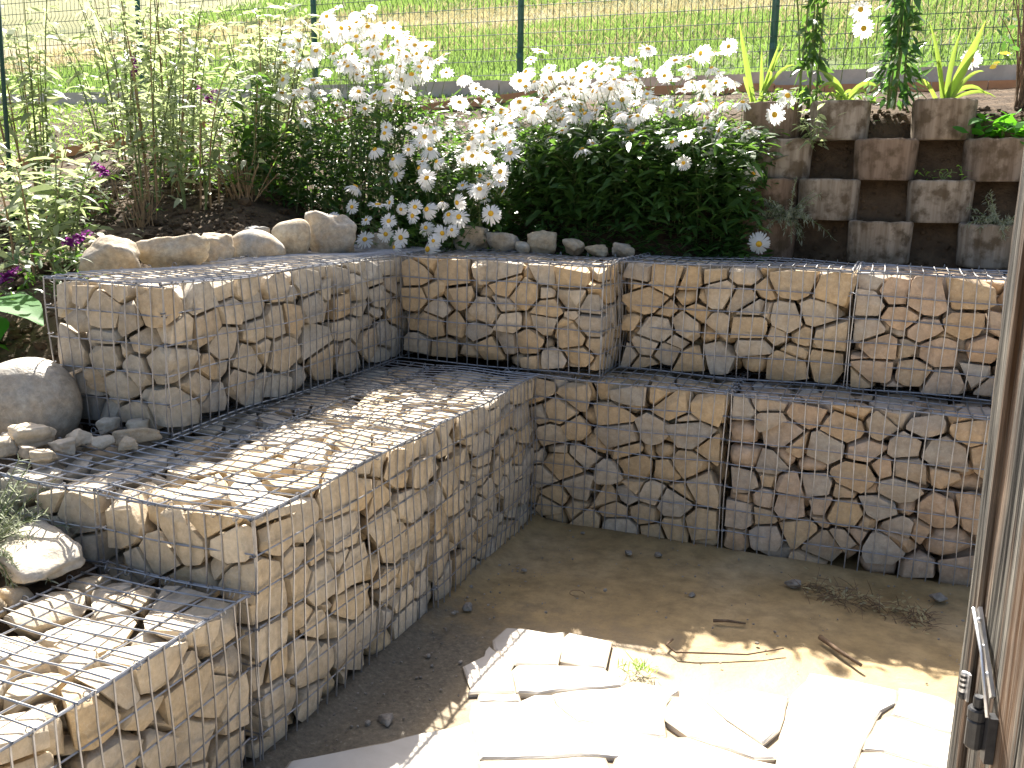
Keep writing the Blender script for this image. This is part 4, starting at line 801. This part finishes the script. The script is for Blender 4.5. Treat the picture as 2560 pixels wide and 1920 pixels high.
weed('green ground plants behind the second top block',(1.08,1.42,1.95),90,.1,.07,(.04,.08),'lawn')
# shrub with bare twigs at the far right
root=thing('twiggy_shrub','dark twiggy shrub with yellowing leaves at the right frame edge','shrub',tz(1.93,1.62)); b0=np.array(tz(1.93,1.62))
for i in range(18):
    t=b0+[rng.normal(-.02,.10),rng.normal(0,.08),rng.uniform(.3,.85)]; mb=MB(); c=stem_curve(b0+rng.normal(0,.02,3)*[1,1,0],t); mb.tube(c,np.linspace(.006,.0015,len(c)),5); mb.build('twig','twig',root)
n=110; b=b0+np.stack([rng.normal(.02,.09,n),rng.normal(0,.08,n),rng.uniform(.25,.95,n)],1); d=rand_dirs(n,-.7,.4); L=rng.uniform(.04,.08,n)
mb=MB(); mb.leaves(b,d,sides_of(d),L,L*.4,rng.uniform(0,.6,n)); tag(mb.build('foliage','dark_leaf',root),kind='stuff')
n=14; b=b0+np.stack([rng.normal(-.07,.05,n),rng.normal(0,.06,n),rng.uniform(.2,.75,n)],1); d=rand_dirs(n,-.8,.2); L=rng.uniform(.04,.07,n)
mb=MB(); mb.leaves(b,d,sides_of(d),L,L*.45,rng.uniform(0,.6,n)); tag(mb.build('yellow_leaves','yellow_leaf',root),kind='stuff')

# ------------------------------------------------------------------ wooden door at right
E0=np.array([1.621,-2.126,0]); dv=np.array([.225,-.974,0]); nv=np.array([-.974,-.225,0]); zv=np.array([0,0,1.]); RM=np.column_stack([dv,nv,zv])
door=thing('wooden_door','weathered grey and orange wooden plank door at the right frame edge','door',(1.66,-2.3,.03))
a=0.0
for k,(w,off,th) in enumerate(((.062,.004,.03),(.098,-.004,.024),(.12,.0,.026),(.13,.003,.026),(.13,0,.026))):
    mb=MB(); N=26; zz=np.linspace(.035,2.15,N); V=[];f=[]; e=.004
    prof=[(0,-th),(0,-e),(e,0),(w*.33,.0012),(w*.66,-.0008),(w-.003-e,0),(w-.003,-e),(w-.003,-th)]; m=len(prof)
    for i,z in enumerate(zz):
        for u,v in prof: V.append(E0+dv*(a+u+(.0022*math.sin(z*9+k*2)+rng.normal(0,.0007) if 0<u<w-.01 else .0016*math.sin(z*7+k)))+nv*(off+v+.0012*math.sin(z*5+k*3+u*40))+zv*z)
    for i in range(N-1):
        for j in range(m): f.append((i*m+j,i*m+(j+1)%m,(i+1)*m+(j+1)%m,(i+1)*m+j))
    f+=[tuple(range(m)),tuple((N-1)*m+j for j in range(m))[::-1]]
    raw('plank',V,f,'wood',door,origin=E0+dv*(a+w/2)+zv*(.7*k))
    a+=w+.002
def on_door(u,z,h): return E0+dv*u+nv*h+zv*z
mb=MB(); mb.tube([on_door(.078,.853,.018),on_door(.135,.80,.016),on_door(.205,.725,.02)],.0034,8,True); mb.build('closer_rod','steel',door,smooth=True)
mb=MB(); mb.box(on_door(.118,.795,.004),(.006,.003,.075),RM@roty(-.785)); hp=mb.build('hinge_plate','steel',door)
for u,z in ((.085,.835),(.112,.80),(.14,.765)):
    mb=MB(); D,F=ICO[2]; mb.add(D*.005+on_door(u,z,.009),F); mb.build('bolt_head','steel',hp,smooth=True)
def cyl(c,r,z0,z1,mat,name,par):
    mb=MB(); c=np.array(c); mb.tube([c+zv*z for z in (z0,z0+.003,z1-.003,z1)],[r*.85,r,r,r*.85],16,True); return mb.build(name,mat,par,smooth=False)
c=on_door(.172,.715,.024); cb=cyl(c,.0145,-.062,-.012,'black_plastic','closer_body',door); cyl(c,.0152,-.012,.008,'black_plastic','collar',cb); cyl(c,.0085,.008,.028,'black_plastic','cap',cb)
mb=MB(); mb.box(on_door(.19,.68,.008),(.01,.007,.04),RM); mb.build('bracket','black_plastic',door)
c=on_door(.052,.70,.010); hb_=cyl(c,.006,-.016,.022,'steel','hinge_barrel',door); cyl(c,.0066,-.028,-.016,'black_plastic','hinge_cap',hb_)
for zc in (-.006,.004,.013): cyl(c,.0064,zc,zc+.0012,'black_plastic','groove',hb_)
mb=MB(); mb.box(on_door(.064,.70,.006),(.006,.002,.025),RM); mb.build('hinge_leaf','steel',door)

# ------------------------------------------------------------------ things lying on the mud
def stick(label,pts,r,mat='twig',name='stick'):
    mb=MB(); P=np.array(pts,float); mb.tube(P,np.linspace(r,r*.6,len(P)),6,True); tag(mb.build(name,mat,origin=P[0],smooth=True),label,'stick')
stick('straight dark stick lying on the mud near the door',[(1.315,-.694,.03),(1.38,-.765,.028),(1.455,-.845,.03)],.009)
stick('short reddish brown stick in the middle of the mud',[(.95,-.696,.018),(1.0,-.68,.02),(1.06,-.666,.016)],.006)
stick('long thin curved twig at the edge of the paving',[(.85,-.90,.02),(.84,-.95,.022),(.88,-.985,.02),(1.0,-.94,.02),(1.1,-.90,.018),(1.21,-.83,.03)],.004)
a=np.linspace(.4,5.2,12); stick('small curled straw on the mud near the corner',[(.43+.028*math.cos(t),-.675+.028*math.sin(t),.018) for t in a],.0028,'dead_stem','straw')
root=thing('dried_weeds','tangle of dried weeds lying along the foot of the back wall','weeds',(1.42,-.30,.0)); mb=MB()
for i in range(150):
    q=np.array([rng.uniform(1.22,1.68),0,.012]); q[1]=-.25-.28*(q[0]-1.22)+rng.normal(0,.055); d=unit(rng.normal(0,1,3)*[1,1,.35]+[0,0,.2]); l=rng.uniform(.03,.11); mb.tube([q,q+d*l*.5+[0,0,.006],q+d*l],[.0016,.0013,.0008],3)
tag(mb.build('dry_stems','twig',root),kind='stuff')
mb=MB(); n=160; b=np.stack([rng.uniform(1.22,1.66,n),np.zeros(n),rng.uniform(.012,.05,n)],1); b[:,1]=-.25-.28*(b[:,0]-1.22)+rng.normal(0,.05,n); d=rand_dirs(n,-.2,.6); L=rng.uniform(.015,.035,n); mb.leaves(b,d,sides_of(d),L,L*.35,rng.uniform(0,.5,n)); tag(mb.build('dry_leaves','dry_grass',root),kind='stuff')
gt=thing('grass_tuft','small green grass tuft between flagstones and mud','grass tuft',(.79,-1.14,.01)); n=70; b=np.array([.79,-1.14,.012])+np.stack([rng.normal(0,.022,n),rng.normal(0,.018,n),np.zeros(n)],1); d=unit(np.stack([rng.normal(0,.6,n),rng.normal(0,.6,n),np.ones(n)],1)); mb=MB(); mb.leaves(b,d,sides_of(d),rng.uniform(.03,.08,n),np.full(n,.0035),rng.uniform(.1,.6,n)); tag(mb.build('blades','lawn',gt),kind='stuff')
